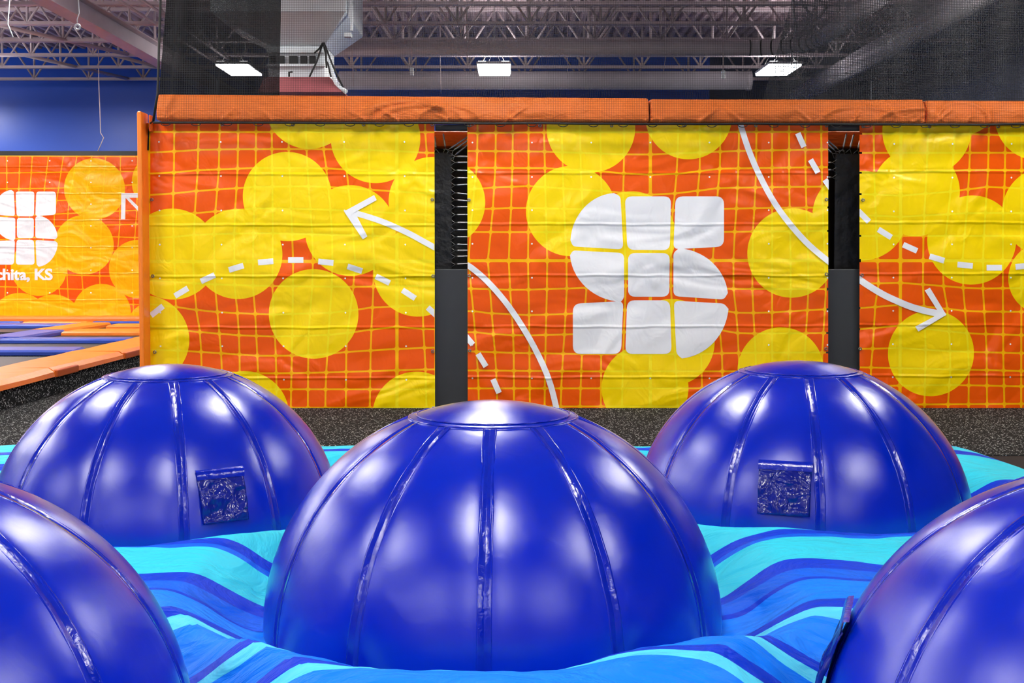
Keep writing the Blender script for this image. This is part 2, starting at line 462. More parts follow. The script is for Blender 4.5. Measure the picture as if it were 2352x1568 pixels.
# ------------------------------------------------------------------ ventilation unit behind the netting
YU = 16.0
def P(px, py, Y=YU): return at(px, py, Y)
u = thing('ventilation_unit', 'large white sheet metal ventilation unit hanging behind the black netting', 'ventilation unit', tuple(P(620, 170)))
def loft(rects, mi=0, caps=True):
    """rects: list of (px0, px1, py, depth_front, depth_back)"""
    mb = MB(); vs = []
    for (a, b, py, yf, yb) in rects:
        z = at(620, py, YU).z; xa_ = at(a, py, YU).x; xb_ = at(b, py, YU).x
        vs += [(xa_, yf, z), (xb_, yf, z), (xb_, yb, z), (xa_, yb, z)]
    fs = []
    for i in range(len(rects) - 1):
        for k in range(4):
            fs.append((4 * i + k, 4 * i + (k + 1) % 4, 4 * i + 4 + (k + 1) % 4, 4 * i + 4 + k))
    if caps:
        n = 4 * (len(rects) - 1); fs += [(0, 3, 2, 1), (n, n + 1, n + 2, n + 3)]
    return mb.add(vs, fs, mi)
obj('plenum', loft([(500, 803, -120, 15.6, 17.4), (500, 803, 40, 15.6, 17.4)]), 'white_metal', u)
obj('hopper', loft([(500, 803, 40.5, 15.6, 17.4), (612, 744, 100, 16.1, 17.0)]), 'white_metal', u)
obj('neck', loft([(612, 742, 100.5, 16.12, 17.0), (612, 742, 176, 16.12, 17.0)]), 'white_metal', u)
a = MB(); z = P(620, 119).z; a.box((P(610, 119).x, 16.06, z), (P(744, 119).x, 16.12, z + .04)); z = P(620, 150).z; a.box((P(610, 119).x, 16.06, z), (P(744, 119).x, 16.12, z + .03)); obj('trim_rail', a, 'white_metal', u)
for i, (x0, x1) in enumerate(((616, 630), (640, 650), (661, 680), (687, 702), (708, 722))):
    a = MB(); p0 = P(x0, 126); p1 = P(x1, 145); a.box((p0.x, 16.08, p0.z), (p1.x, 16.125, p1.z)); obj('vent_opening', a, 'vent_dark', u)
obj('skirt', loft([(606, 757, 177, 16.0, 17.1), (600, 792, 216, 15.8, 17.3)]), 'maroon', u)
a = MB(); a.tube([P(744, 112, 16.1), P(752, 130, 16.0), P(762, 165, 15.95), P(772, 190, 15.9), P(784, 203, 15.85), P(795, 211, 15.8)], .03, 8)
obj('white_piping', a, 'white_metal', u)
for pts in (((742, 98), (728, 140), (711, 176)), ((742, 98), (752, 140), (760, 176)), ((744, 98), (764, 150), (790, 205)), ((742, 98), (733, 112), (722, 122)), ((742, 98), (748, 120), (750, 155))):
    a = MB(); a.tube([P(x, y, 15.98 if y < 150 else 15.84) for x, y in pts], .013, 6); obj('strap', a, 'rope', u)
for x in (664,):
    a = MB(); a.tube([P(x, 176, 15.95), P(x, 166, 15.95), P(x + 8, 165, 15.95)], .014, 6); obj('hook', a, 'rope', u)
a = MB(); a.box(P(804, -20, 15.75), P(809, 70, 15.75) + Vector((0, .1, 0))); a.box(P(790, 75, 15.7), P(806, 84, 15.7) + Vector((0, .12, 0))); obj('conduit_box', a, 'white_metal', u)

# loose cables hanging from the roof
def cable(pts, Y, r, label, mat='white_metal', extra=None):
    p = [at(x, y, Y) for x, y in pts]; p = [Vector((p[0].x, Y, ZDECK))] + p
    o = thing('hanging_cable', label, 'cable', tuple(p[-1]))
    a = MB(); a.tube(p, r, 6); obj('cord', a, mat, o)
    if extra: extra(o, p[-1])
def ring(o, p):
    a = MB(); a.tube([(p.x + .03 * math.cos(q), p.y, p.z - .03 + .03 * math.sin(q)) for q in [2 * PI * k / 16 for k in range(16)]], .012, 8, closed=True)
    obj('ring', a, 'white_metal', o)
def endbox(o, p):
    a = MB(); a.bbox((p.x - .03, p.y - .03, p.z - .14), (p.x + .03, p.y + .03, p.z), .008); obj('end_box', a, 'white_metal', o)
cable([(22, 0), (18, 55), (30, 85)], 15.0, .008, 'white kinked cable hanging at the upper left corner')
cable([(180, 0), (182, 30), (177, 45), (178, 56)], 14.0, .006, 'white cord ending in a small ring, hanging at upper left', extra=ring)
cable([(227, 190), (230, 270), (231, 305), (238, 316), (225, 347)], 22.0, .008, 'thin pale cord dangling in front of the blue wall at left', 'joist')
cable([(808, 60), (812, 200)], 18.8, .009, 'pale cable hanging just right of the white ventilation unit', 'joist')
cable([(946, 128), (946, 155)], 19.9, .008, 'short cable with small box hanging between the two ducts, left part', 'joist', endbox)
cable([(1011, 130), (1013, 215)], 22.0, .006, 'very thin cord crossing the lower duct left of the middle lamp', 'joist')
cable([(1072, 40), (1074, 150)], 19.8, .008, 'thin pale cord hanging just left of the middle lamp', 'joist')
cable([(1304, 130), (1303, 180)], 21.6, .006, 'thin pale cord crossing the lower duct right of the middle lamp', 'joist')
cable([(1529, 130), (1523, 170)], 21.6, .006, 'thin pale cord in front of the blue wall, right of centre', 'joist')
cable([(1661, 130), (1661, 162)], 19.9, .008, 'short cable with small box hanging near the right end of the lower duct', 'joist', endbox)
cable([(1820, 15), (1828, 60), (1820, 110), (1818, 150)], 20.9, .012, 'looping pale power cable dropping to the right hand lamp', 'white_metal')

# ------------------------------------------------------------------ carpeted platform and court at left
a = MB(); a.box((XL, 8.62, 0), (XR, 26.9, ZC - .001), 0)
b = MB(); b.box((XL, 8.6, ZC - .001), (XR, 26.9, ZC + .004), 0)
pf = struct('floor_platform', b, 'carpet')
o = struct('trim_1', MB().box((XL, 8.6, 0.0), (XR, 8.625, ZC - .002)), 'brown')
XE = -4.86
a = MB(); a.box((XL, 9.2, ZC + .004), (XE, 22.0, ZP - .072)); struct('floor_court', a, 'carpet')

def Yof(py, h=1.2):            # distance of a point lying h below the camera
    k = (py - CY) / FPX
    t_ = math.tan(math.atan(k) + PITCH)
    return h / t_
def slab(name, cx, poly, z0, z1, mat, label, group, r=0.03):
    """pad with a polygon outline and chamfered top"""
    cxm = sum(p[0] for p in poly) / len(poly); cym = sum(p[1] for p in poly) / len(poly)
    n = len(poly); vs = []
    for (z, k) in ((z0, 0), (z1 - r, 0), (z1, 1)):
        for (x, y) in poly:
            dx, dy = cxm - x, cym - y; L = math.hypot(dx, dy)
            q = r * 1.2 * k
            vs.append((x + (q if dx > 0 else -q) * (abs(dx) > 1e-4), y + (q if dy > 0 else -q) * (abs(dy) > 1e-4), z))
    fs = [tuple(range(n))[::-1], tuple(range(2 * n, 3 * n))]
    for i in range(2):
        for k in range(n): fs.append((i * n + k, i * n + (k + 1) % n, (i + 1) * n + (k + 1) % n, (i + 1) * n + k))
    m = MB(); m.add(vs, fs)
    o = obj(name, m, mat, origin=(cxm, cym, z0))
    tag(o, label, 'pad', group); return o
# trampoline beds of the court
for k, (x0, x1, y0, y1, l) in enumerate(((-13, -5.5, 11.2, 14.6, 'grey trampoline mat nearest the orange border, seen at the left edge'), (-13, -5.5, 15.5, 16.8, 'dark trampoline mat between the two long blue pads'),
                                        (-13, -5.5, 17.3, 18.5, 'dark trampoline mat behind the second blue pad'), (-13, -5.5, 19.3, 21.3, 'dark trampoline mat in front of the far printed wall'))):
    m_ = MB(); m_.box((x0, y0, ZP - .08), (x1, y1, ZP - .05))
    tag(obj('trampoline_mat', m_, 'bed', origin=((x0 + x1) / 2, (y0 + y1) / 2, ZP - .08)), l, 'trampoline', 'trampoline mats of the court')
G = 'safety pads of the trampoline court'
YFAR_ = 21.7
def row(y_front_px, y_back_px, x0px, x1px, mat, label, th=.09, x1b=None):
    yf, yb = Yof(y_front_px), min(Yof(y_back_px), YFAR_ - .34); yf = min(yf, yb - .2)
    xa_ = at(x0px, y_front_px, yf).x; xb_ = at(x1px, y_front_px, yf).x
    xbb = xb_ if x1b is None else at(x1b, y_back_px, yb).x
    slab('safety_pad', 0, [(xa_, yf), (xb_, yf), (xbb, yb), (xa_, yb)], ZP - .045, ZP + .02, mat, label, G, .025)
row(808, 799, -300, 172, 'blue_pad', 'long blue pad nearest the orange border at the left edge', x1b=196)
row(781, 777, -2, 300, 'blue_pad', 'long blue pad reaching from the left edge almost to the orange post', x1b=310)
row(781, 777, -400, -5, 'blue_pad', 'blue pad cut by the left edge, in line with the second long blue pad')
row(764, 757, 140, 345, 'orange_vinyl', 'orange pad in the middle of the court ending behind the orange post')
row(748, 744, -300, 164, 'blue_pad', 'blue pad of the far row, left of the orange slanting pad')
row(741.5, 738, 50, 200, 'orange_vinyl', 'flat orange pad at the foot of the far printed wall')
row(739.5, 737, -200, 46, 'blue_pad', 'blue pad at the foot of the far printed wall, left edge')
row(740.5, 737, 210, 345, 'blue_pad', 'purplish blue pad at the foot of the far wall behind the orange post')
row(749.5, 745, 243, 345, 'orange_vinyl', 'narrow orange pad of the far row behind the orange post')
def strip_pad(pa, pb, w_, mat, label):
    (xa_, ya), (xb_, yb) = pa, pb
    A = Vector((at(xa_, ya, Yof(ya)).x, Yof(ya))); B = Vector((at(xb_, yb, Yof(yb)).x, Yof(yb)))
    # pad running obliquely, width w_ sideways
    m_ = MB(); vs = []
    for z, e in ((ZP - .045, 0), (ZP + .0, 0), (ZP + .03, .03)):
        vs += [(A.x + e, A.y, z), (A.x + w_ - e, A.y, z), (B.x + w_ - e, B.y, z), (B.x + e, B.y, z)]
    fs = [(0, 3, 2, 1), (8, 9, 10, 11)]
    for i in range(2):
        for k in range(4): fs.append((4 * i + k, 4 * i + (k + 1) % 4, 4 * i + 4 + (k + 1) % 4, 4 * i + 4 + k))
    m_.add(vs, fs)
    tag(obj('safety_pad', m_, mat, origin=(A.x, A.y, ZP - .07)), label, 'pad', G)
strip_pad((-40, 778), (70, 761), .55, 'blue_pad', 'pale looking blue pad running slantwise between the mats')
strip_pad((70, 760), (190, 744), .5, 'orange_vinyl', 'orange pad running slantwise towards the far wall')
# orange border pads along the edge of the court
ys = [9.25, 12.35, 14.55, 17.4, 21.5]
bl = ['orange border pad nearest the viewer, at the left edge above the carpet riser', 'orange border pad between the two dark orange flaps', 'orange border pad ending behind the upright orange pad', 'far orange border pad hidden mostly behind the fence']
for i in range(4):
    y0, y1_ = ys[i] + .01, ys[i + 1] - .01
    x0, x1 = XE - .62, XE + .04
    o = thing('border_pad', bl[i], 'pad', (x0, y0, ZP - .09), 'orange border pads of the court')
    m_ = MB()
    sec = [(x0, ZP - .07), (x0, ZP + .0), (x0 + .03, ZP + .02), (x1 - .06, ZP + .02), (x1, ZP - .02), (x1 + .01, ZP - .07), (x1 - .02, ZP - .07)]
    vs = []; n = len(sec)
    NN = 12
    for k in range(NN + 1):
        yy = y0 + (y1_ - y0) * k / NN
        for j, (x, z) in enumerate(sec):
            s_ = .012 * noise.noise(Vector((x * 3, yy * 1.3, z * 3 + i)))
            vs.append((x, yy, z + s_ * (j in (2, 3, 4))))
    fs = []
    for k in range(NN):
        for j in range(n): fs.append((k * n + j, (k + 1) * n + j, (k + 1) * n + (j + 1) % n, k * n + (j + 1) % n))
    fs += [tuple(range(n)), tuple(range(NN * n, NN * n + n))[::-1]]
    m_.add(vs, fs); obj('cushion', m_, 'orange_vinyl', o)
    if i in (1, 2):
        ye = ys[i]
        m_ = MB(); m_.bbox((x1 - .03, ye + .02, ZP - .08), (x1 + .024, ye + .02 + (.62 if i == 1 else .75), ZP + .0), .012)
        obj('corner_flap', m_, 'orange_dark', o, label='darker orange flap folded over the edge')

# ------------------------------------------------------------------ banner prints
def lerp_tab(tab, v):
    if v <= tab[0][0]: return tab[0][1]
    for (a, p_), (b, q) in zip(tab, tab[1:]):
        if v <= b:
            t_ = (v - a) / (b - a); return p_ + (q - p_) * t_
    return tab[-1][1]
def rounded(poly, rad, seg=4):
    """polygon with rounded corners; rad may be one value or a list"""
    n = len(poly); out = []
    for i in range(n):
        p0, p1, p2 = Vector(poly[i - 1]), Vector(poly[i]), Vector(poly[(i + 1) % n])
        r = rad[i] if isinstance(rad, (list, tuple)) else rad
        if r <= 0.01: out.append(tuple(p1)); continue
        a_ = p0 - p1; b_ = p2 - p1
        r_ = min(r, a_.length * .48, b_.length * .48)
        A = p1 + a_.normalized() * r_; B = p1 + b_.normalized() * r_
        for k in range(seg + 1):
            t_ = k / seg
            q = A * (1 - t_) ** 2 + p1 * 2 * t_ * (1 - t_) + B * t_ ** 2
            out.append(tuple(q))
    return out
def arc_between(p, q, c, n=14):
    """elliptic quarter from p to q around centre c (axis aligned)"""
    out = []
    ax = abs(p[0] - c[0]) + abs(q[0] - c[0]); ay = abs(p[1] - c[1]) + abs(q[1] - c[1])
    a0 = math.atan2((p[1] - c[1]) / ay, (p[0] - c[0]) / ax); a1 = math.atan2((q[1] - c[1]) / ay, (q[0] - c[0]) / ax)
    while a1 - a0 > PI: a1 -= 2 * PI
    while a1 - a0 < -PI: a1 += 2 * PI
    for k in range(n + 1):
        t_ = a0 + (a1 - a0) * k / n
        out.append((c[0] + ax * math.cos(t_), c[1] + ay * math.sin(t_)))
    return out
def polyarea(p): return sum(p[i - 1][0] * p[i][1] - p[i][0] * p[i - 1][1] for i in range(len(p))) / 2
def curve_strip(pts, w_):
    P_ = [Vector(p) for p in pts]
    # catmull-rom
    S = []
    for i in range(len(P_) - 1):
        p0 = P_[max(i - 1, 0)]; p1 = P_[i]; p2 = P_[i + 1]; p3 = P_[min(i + 2, len(P_) - 1)]
        for k in range(8):
            t_ = k / 8
            S.append(0.5 * ((2 * p1) + (p2 - p0) * t_ + (2 * p0 - 5 * p1 + 4 * p2 - p3) * t_ ** 2 + (3 * p1 - p0 - 3 * p2 + p3) * t_ ** 3))
    S.append(P_[-1])
    quads = []
    L = []; R = []
    for i, p in enumerate(S):
        d_ = (S[min(i + 1, len(S) - 1)] - S[max(i - 1, 0)]).normalized(); nn = Vector((-d_.y, d_.x)) * w_ / 2
        L.append(p + nn); R.append(p - nn)
    for i in range(len(S) - 1): quads.append([tuple(L[i]), tuple(L[i + 1]), tuple(R[i + 1]), tuple(R[i])])
    return quads
def dash(c, ang, L=80, w_=30):
    a_ = math.radians(ang); d_ = Vector((math.cos(a_), math.sin(a_))) * L / 2; n_ = Vector((-math.sin(a_), math.cos(a_))) * w_ / 2
    c = Vector(c); return [tuple(c - d_ - n_), tuple(c + d_ - n_), tuple(c + d_ + n_), tuple(c - d_ + n_)]
def clip(poly, x0, x1, y0, y1):
    def cut(p, inside, inter):
        out = []
        for i in range(len(p)):
            a_, b_ = p[i - 1], p[i]
            if inside(b_):
                if not inside(a_): out.append(inter(a_, b_))
                out.append(b_)
            elif inside(a_): out.append(inter(a_, b_))
        return out
    def ix(x): return lambda a_, b_: (x, a_[1] + (b_[1] - a_[1]) * (x - a_[0]) / (b_[0] - a_[0]))
    def iy(y): return lambda a_, b_: (a_[0] + (b_[0] - a_[0]) * (y - a_[1]) / (b_[1] - a_[1]), y)
    for ins, it in ((lambda p_: p_[0] >= x0, ix(x0)), (lambda p_: p_[0] <= x1, ix(x1)), (lambda p_: p_[1] >= y0, iy(y0)), (lambda p_: p_[1] <= y1, iy(y1))):
        if not poly: return poly
        poly = cut(poly, ins, it)
    return poly

def banner(label, frame, Y, ext, V, H, circles, white, dots, lw, grommets, wide=(), name='printed_banner', **kw):
    """frame: (offx, offy, scale) measuring units -> pixels; ext: x0, x1, y0, y1 in the same units"""
    ox, oy, s = frame
    def W(x, y, dy=0.0):
        p = at(ox + x * s, oy + y * s, Y); p.y -= dy; return p
    x0, x1, y0, y1 = ext
    base = W(x0, y1)
    o = thing(name, label, 'banner', tuple(base), kw.get('group'))
    upm = (W(x1, y0).x - W(x0, y0).x) / (x1 - x0)
    cl = []
    for (cx_, cy_, r_) in circles:
        c_ = W(cx_, cy_); cl.append((c_.x - base.x, c_.z - base.z, r_ * upm))
    mats = print_mats(name, cl, **kw.get('ink', {})) + [M['white_ink']]
    mb = MB()
    # cloth: thin sheet in the line colour
    N = 24
    mb.box(W(x0, y1), W(x1, y0, -.004), 1)
    # cells
    VV = [[(y0 - 400, x0 - 60), (y1 + 400, x0 - 60)]] + V + [[(y0 - 400, x1 + 60), (y1 + 400, x1 + 60)]]
    HH = [[(x0 - 400, y0 - 60), (x1 + 400, y0 - 60)]] + H + [[(x0 - 400, y1 + 60), (x1 + 400, y1 + 60)]]
    nv, nh = len(VV), len(HH)
    def X(i, j):
        x = lerp_tab(VV[i], (y0 + y1) / 2); y = lerp_tab(HH[j], x)
        for _ in range(4): x = lerp_tab(VV[i], y); y = lerp_tab(HH[j], x)
        return Vector((x, y))
    pts = [[X(i, j) for j in range(nh)] for i in range(nv)]
    for i in range(nv - 1):
        for j in range(nh - 1):
            q = [pts[i][j], pts[i + 1][j], pts[i + 1][j + 1], pts[i][j + 1]]
            lx0 = lw * (1.8 if i in wide[0] else 1) / 2 if wide else lw / 2; lx1 = lw * (1.8 if (i + 1) in wide[0] else 1) / 2 if wide else lw / 2
            ly0 = lw * (1.8 if j in wide[1] else 1) / 2 if wide else lw / 2; ly1 = lw * (1.8 if (j + 1) in wide[1] else 1) / 2 if wide else lw / 2
            poly = [(q[0].x + lx0, q[0].y + ly0), (q[1].x - lx1, q[1].y + ly0), (q[2].x - lx1, q[2].y - ly1), (q[3].x + lx0, q[3].y - ly1)]
            if poly[1][0] - poly[0][0] < 2 or poly[3][1] - poly[0][1] < 2: continue
            poly = clip(rounded(poly, lw * 1.1), x0, x1, y0, y1)
            if len(poly) < 3: continue
            if polyarea(poly) < 0: poly = poly[::-1]
            mb.add([W(x, y, .0012) for x, y in poly], [tuple(range(len(poly)))[::-1]], 0)
    for wi, poly in enumerate(white):
        poly = clip(poly, x0, x1, y0, y1)
        if len(poly) < 3: continue
        if polyarea(poly) < 0: poly = poly[::-1]
        mb.add([W(x, y, .0022 + .00012 * wi) for x, y in poly], [tuple(range(len(poly)))[::-1]], 2)
    for (dx_, dy_) in dots:
        r_ = 4.6 if lw > 5 else 2
        poly = [(dx_ + r_ * math.cos(2 * PI * k / 10), dy_ + r_ * math.sin(2 * PI * k / 10)) for k in range(10)]
        poly = clip(poly, x0, x1, y0, y1)
        if len(poly) < 3: continue
        mb.add([W(x, y, .0018) for x, y in poly], [tuple(range(len(poly)))[::-1]], 2)
    pr = obj('printed_cloth', mb, mats, o)
    for (gx, gy) in grommets:
        c_ = W(gx, gy, .014)
        g_ = MB(); g_.tube([(c_.x + .012 * math.cos(2 * PI * k / 12), c_.y, c_.z + .012 * math.sin(2 * PI * k / 12)) for k in range(12)], .0055, 6, closed=True)
        obj('grommet', g_, 'steel', o)
    return o, W
def T(*a): return [(a[i], a[i + 1]) for i in range(0, len(a), 2)]

# left banner: arrow pointing up left, dashed arc
s1 = 680 / 1545
V1 = [T(60,160, 300,158, 500,152, 700,158, 960,165, 1100,175, 1540,185), T(60,288, 300,282, 500,268, 750,258, 960,265, 1150,295, 1300,303, 1540,305),
      T(60,397, 300,392, 500,375, 650,366, 900,372, 1200,400, 1300,408, 1540,410), T(60,494, 300,490, 600,472, 900,474, 1000,487, 1200,500, 1540,503),
      T(60,587, 300,584, 600,573, 900,570, 1000,580, 1200,590, 1350,597, 1540,600), T(60,668, 600,674, 900,672, 1100,680, 1200,688, 1400,693, 1540,693),
      T(60,755, 180,757, 400,765, 750,780, 1000,778, 1200,775, 1500,768), T(60,845, 300,855, 500,870, 700,885, 900,880, 1150,860, 1500,857),
      T(60,935, 200,940, 300,955, 450,970, 650,985, 850,985, 1150,965, 1400,950, 1540,948), T(60,1033, 300,1060, 550,1085, 750,1105, 900,1095, 1050,1075, 1200,1058, 1500,1055),
      T(60,1175, 350,1178, 600,1195, 800,1203, 1000,1195, 1200,1185, 1540,1180), T(60,1321, 1540,1322), T(60,1467, 250,1480, 800,1462, 1060,1455, 1300,1470, 1540,1476)]
H1 = [T(40,97, 1500,99), T(40,207, 300,190, 600,187, 900,187, 1200,192, 1500,207), T(40,318, 300,296, 600,285, 900,285, 1200,300, 1500,312), T(40,430, 300,403, 600,383, 900,380, 1200,400, 1500,420),
      T(40,540, 300,518, 600,495, 900,500, 1500,530), T(40,655, 300,632, 600,625, 900,630, 1500,650), T(40,773, 1500,773),
      T(40,870, 300,890, 600,900, 1100,905, 1500,900), T(40,990, 240,1022, 400,1038, 650,1050, 1000,1040, 1190,1013, 1500,1000), T(40,1110, 240,1137, 500,1158, 700,1165, 1000,1155, 1190,1128, 1330,1113, 1500,1128),
      T(40,1230, 300,1245, 600,1265, 900,1263, 1060,1245, 1300,1230, 1500,1222), T(40,1340, 300,1347, 650,1357, 950,1352, 1500,1335), T(40,1440, 1500,1440), T(40,1536, 1500,1536)]
C1 = [(862, -45, 230), (1210, 130, 234), (750, 435, 233), (1510, 460, 232), (1078, 612, 237), (490, 735, 235), (150, 735, 238), (887, 1047, 235), (8, 1180, 232), (1430, 830, 232), (528, 1575, 233), (1425, 1578, 233)]
w1 = [dash(c, a_) for c, a_ in (((70, 1030), -38), ((197, 933), -31), ((335, 860), -25), ((483, 806), -17), ((637, 775), -5), ((794, 765), 0), ((951, 777), 6), ((1102, 811), 18), ((1248, 868), 26), ((1384, 944), 33), ((1512, 1040), 42))]
w1 += curve_strip([(1085, 515), (1180, 543), (1270, 575), (1380, 625), (1460, 668), (1540, 712)], 30)
w1 += [[(1046, 512), (1203, 427), (1217, 453), (1095, 520)], [(1046, 512), (1078, 505), (1110, 530), (1168, 642), (1144, 658)]]
DX1 = (80, 402, 722, 1046, 1361); DY1 = (150, 328, 507, 685, 861, 1040, 1215, 1390)
d1 = [(x + (y - 150) * .008, y) for x in DX1 for y in DY1]
g1 = [(x, 60) for x in (40, 411, 780, 1148, 1506)] + [(44, 451), (50, 849), (60, 1245), (1507, 451), (1511, 849), (1509, 1241), (1512, 1537)]
banner('printed banner left of the first gap, with dashed arc and arrow pointing up left', (330, 260, s1), DW, (35, 1517, 50, 1550), V1, H1, C1, w1, d1, 9.5, g1, wide=((12,), (7,)), group='printed banners on the fence')

# centre banner with the S of nine white tiles
s2 = 860 / 1983
V2 = [T(60,85, 250,82, 400,65, 600,48, 750,38, 900,50, 1050,65, 1250,80, 1400,90, 1530,92), T(60,182, 250,180, 500,165, 650,150, 760,140, 850,145, 950,155, 1100,165, 1300,182, 1500,190),
      T(60,272, 250,270, 500,262, 700,250, 850,252, 1000,265, 1200,276, 1500,278), T(60,355, 500,355, 800,352, 1050,358, 1500,362), T(60,437, 500,447, 800,455, 1000,450, 1200,445, 1500,440),
      T(60,530, 400,540, 650,552, 850,560, 1100,548, 1300,535, 1500,525), T(60,628, 300,632, 600,650, 850,665, 1000,655, 1200,640, 1500,628), T(60,735, 300,738, 600,750, 900,770, 1000,760, 1200,740, 1540,738),
      T(60,862, 250,860, 450,855, 700,866, 900,870, 1200,857, 1500,850), T(60,1000, 1540,1000), T(60,1148, 250,1143, 400,1130, 520,1115, 880,1108, 1120,1122, 1400,1140, 1540,1145),
      T(60,1260, 250,1264, 400,1250, 700,1230, 780,1225, 960,1240, 1200,1268, 1500,1275), T(60,1370, 250,1370, 350,1360, 650,1340, 750,1330, 950,1345, 1200,1378, 1500,1385),
      T(60,1470, 300,1465, 500,1455, 700,1440, 900,1440, 1080,1460, 1300,1470, 1500,1478), T(60,1562, 300,1560, 500,1550, 650,1540, 900,1540, 1080,1548, 1300,1560), T(60,1645, 1500,1645),
      T(60,1735, 300,1735, 600,1740, 850,1745, 1100,1738, 1300,1730), T(60,1820, 300,1822, 600,1830, 850,1840, 1050,1830, 1250,1818), T(60,1905, 300,1908, 700,1920, 880,1932, 1050,1922, 1250,1910)]
H2 = [T(40,82, 300,79, 1900,75), T(40,177, 440,180, 870,195, 1000,195, 1250,185, 1500,175, 1900,169), T(40,265, 440,268, 700,280, 860,296, 1000,302, 1140,298, 1370,270, 1900,262),
      T(40,380, 170,370, 350,362, 700,385, 1000,408, 1150,400, 1370,372, 1900,365), T(40,485, 300,478, 700,485, 1100,492, 1400,482, 1900,475), T(40,605, 1000,608, 1900,600), T(40,757, 1900,756),
      T(40,905, 300,912, 550,905, 1000,885, 1350,903, 1450,907, 1900,908), T(40,1022, 160,1036, 350,1045, 550,1040, 1000,1010, 1350,1015, 1470,1035, 1650,1031, 1900,1015),
      T(40,1133, 160,1145, 300,1153, 550,1148, 1000,1130, 1350,1122, 1480,1143, 1900,1140), T(40,1237, 300,1246, 700,1252, 1200,1252, 1500,1245, 1900,1243), T(40,1338, 700,1343, 1900,1342), T(40,1433, 1900,1432), T(40,1529, 1900,1529)]
C2 = [(685, 55, 235), (1203, -10, 230), (-108, 450, 234), (580, 495, 239), (900, 626, 236), (1750, 717, 237), (2090, 515, 232), (1110, 1190, 232), (972, 1432, 232), (1690, 1338, 230)]
def S_logo(fx=lambda p: p):
    L = []
    def quarter(p, q, c, rest, r):
        ar = arc_between(p, q, c)
        return ar + rest, [0] * len(ar) + r
    def add(poly, r): L.append([fx(p) for p in rounded(poly, r, 5)])
    add(*quarter((590, 650), (808, 417), (822, 668), [(842, 417), (857, 698), (590, 682)], [22, 32, 18]))
    add([(865, 417), (1110, 417), (1103, 702), (878, 700)], 38)
    add([(1134, 417), (1390, 417), (1390, 683), (1122, 697)], [38, 42, 42, 30])
    add(*quarter((845, 953), (590, 728), (862, 705), [(590, 703), (861, 717), (861, 953)], [18, 30, 22]))
    add([(882, 717), (1103, 717), (1100, 948), (882, 948)], 38)
    add(*quarter((1150, 715), (1390, 930), (1128, 955), [(1390, 963), (1122, 945), (1122, 715)], [20, 30, 26]))
    add([(590, 985), (857, 971), (845, 1251), (590, 1251)], [42, 30, 42, 42])
    add([(877, 967), (1104, 967), (1113, 1251), (867, 1251)], 40)
    add(*quarter((1390, 1010), (1165, 1251), (1140, 985), [(1138, 1251), (1124, 969), (1390, 984)], [26, 30, 22]))
    return L
w2 = S_logo()
w2 += curve_strip([(1474, 20), (1484, 60), (1520, 170), (1570, 290), (1650, 440), (1740, 565), (1840, 675), (1960, 775)], 31)
w2 += curve_strip([(20, 775), (60, 800), (140, 870), (240, 985), (340, 1135), (420, 1285), (470, 1410), (508, 1560)], 31)
w2 += [dash(c, a_) for c, a_ in (((1795, 120), 66), ((1866, 258), 60), ((1945, 362), 55), ((35, 1170), 50), ((109, 1283), 58), ((183, 1420), 66))]
d2 = [(x, y) for x in (58, 373, 687, 1000, 1313, 1627, 1938) for y in (132, 314, 490, 668, 848, 1025, 1203, 1380)]
g2 = [(x, 43) for x in (42, 415, 795, 1178, 1557, 1932)] + [(40, 436), (41, 836), (43, 1233), (1931, 434), (1931, 829), (1929, 1223)]
banner('widest printed banner, between the gaps, with S shaped emblem of nine white tiles', (1060, 270, s2), DW, (33, 1942, 33, 1545), V2, H2, C2, w2, d2, 9.5, g2, wide=((10,), (7,)), group='printed banners on the fence')

# right banner
s3 = 472 / 1073
V3 = [T(60,288, 300,290, 700,305, 880,314, 1000,296, 1200,285, 1350,272, 1540,270), T(60,430, 1540,425), T(60,572, 300,565, 600,548, 900,545, 1050,553, 1250,560, 1500,553),
      T(60,712, 300,700, 500,680, 800,645, 930,655, 1050,678, 1300,690, 1540,675), T(60,795, 300,787, 500,775, 700,757, 800,750, 950,757, 1100,772, 1300,785, 1540,783),
      T(60,890, 300,885, 450,875, 700,860, 900,858, 1050,866, 1200,877, 1540,880), T(60,975, 350,973, 500,963, 900,962, 1300,965, 1500,970), T(60,1060, 1540,1058)]
V3 += [T(60, 1148 + 88 * k, 800, 1150 + 88 * k, 1540, 1148 + 88 * k) for k in range(11)]
H3 = [T(200,107, 700,106, 1070,118), T(200,207, 1070,206), T(200,310, 430,312, 780,296, 1070,297), T(200,420, 430,430, 700,408, 870,384, 1070,392), T(200,530, 430,540, 800,520, 1070,520), T(200,640, 1070,640),
      T(200,769, 1070,769), T(200,890, 430,885, 700,905, 800,915, 1070,912), T(200,1022, 400,998, 600,1012, 800,1035, 1070,1036), T(200,1132, 290,1120, 400,1105, 600,1130, 800,1150, 1070,1158),
      T(200,1230, 430,1225, 700,1243, 1070,1252), T(200,1325, 1070,1345), T(200,1424, 700,1418, 1070,1425), T(200,1522, 1070,1516)]
C3 = [(565, 90, 232), (508, 412, 230), (230, 535, 234), (800, 662, 233), (1190, 512, 232), (1150, 15, 230), (735, -112, 230), (587, 1253, 226), (1420, 300, 230), (1500, 800, 232), (1350, 1200, 230), (1800, 500, 232), (1180, 860, 190)]
w3 = [dash(c, a_) for c, a_ in (((235, 538), 45), ((346, 627), 32), ((478, 702), 24), ((618, 758), 17), ((765, 793), 5), ((917, 806), 0), ((1068, 798), -6), ((1215, 770), -15), ((1355, 720), -23))]
w3 += curve_strip([(200, 858), (250, 893), (330, 942), (400, 976), (480, 1009), (560, 1032), (625, 1044)], 34)
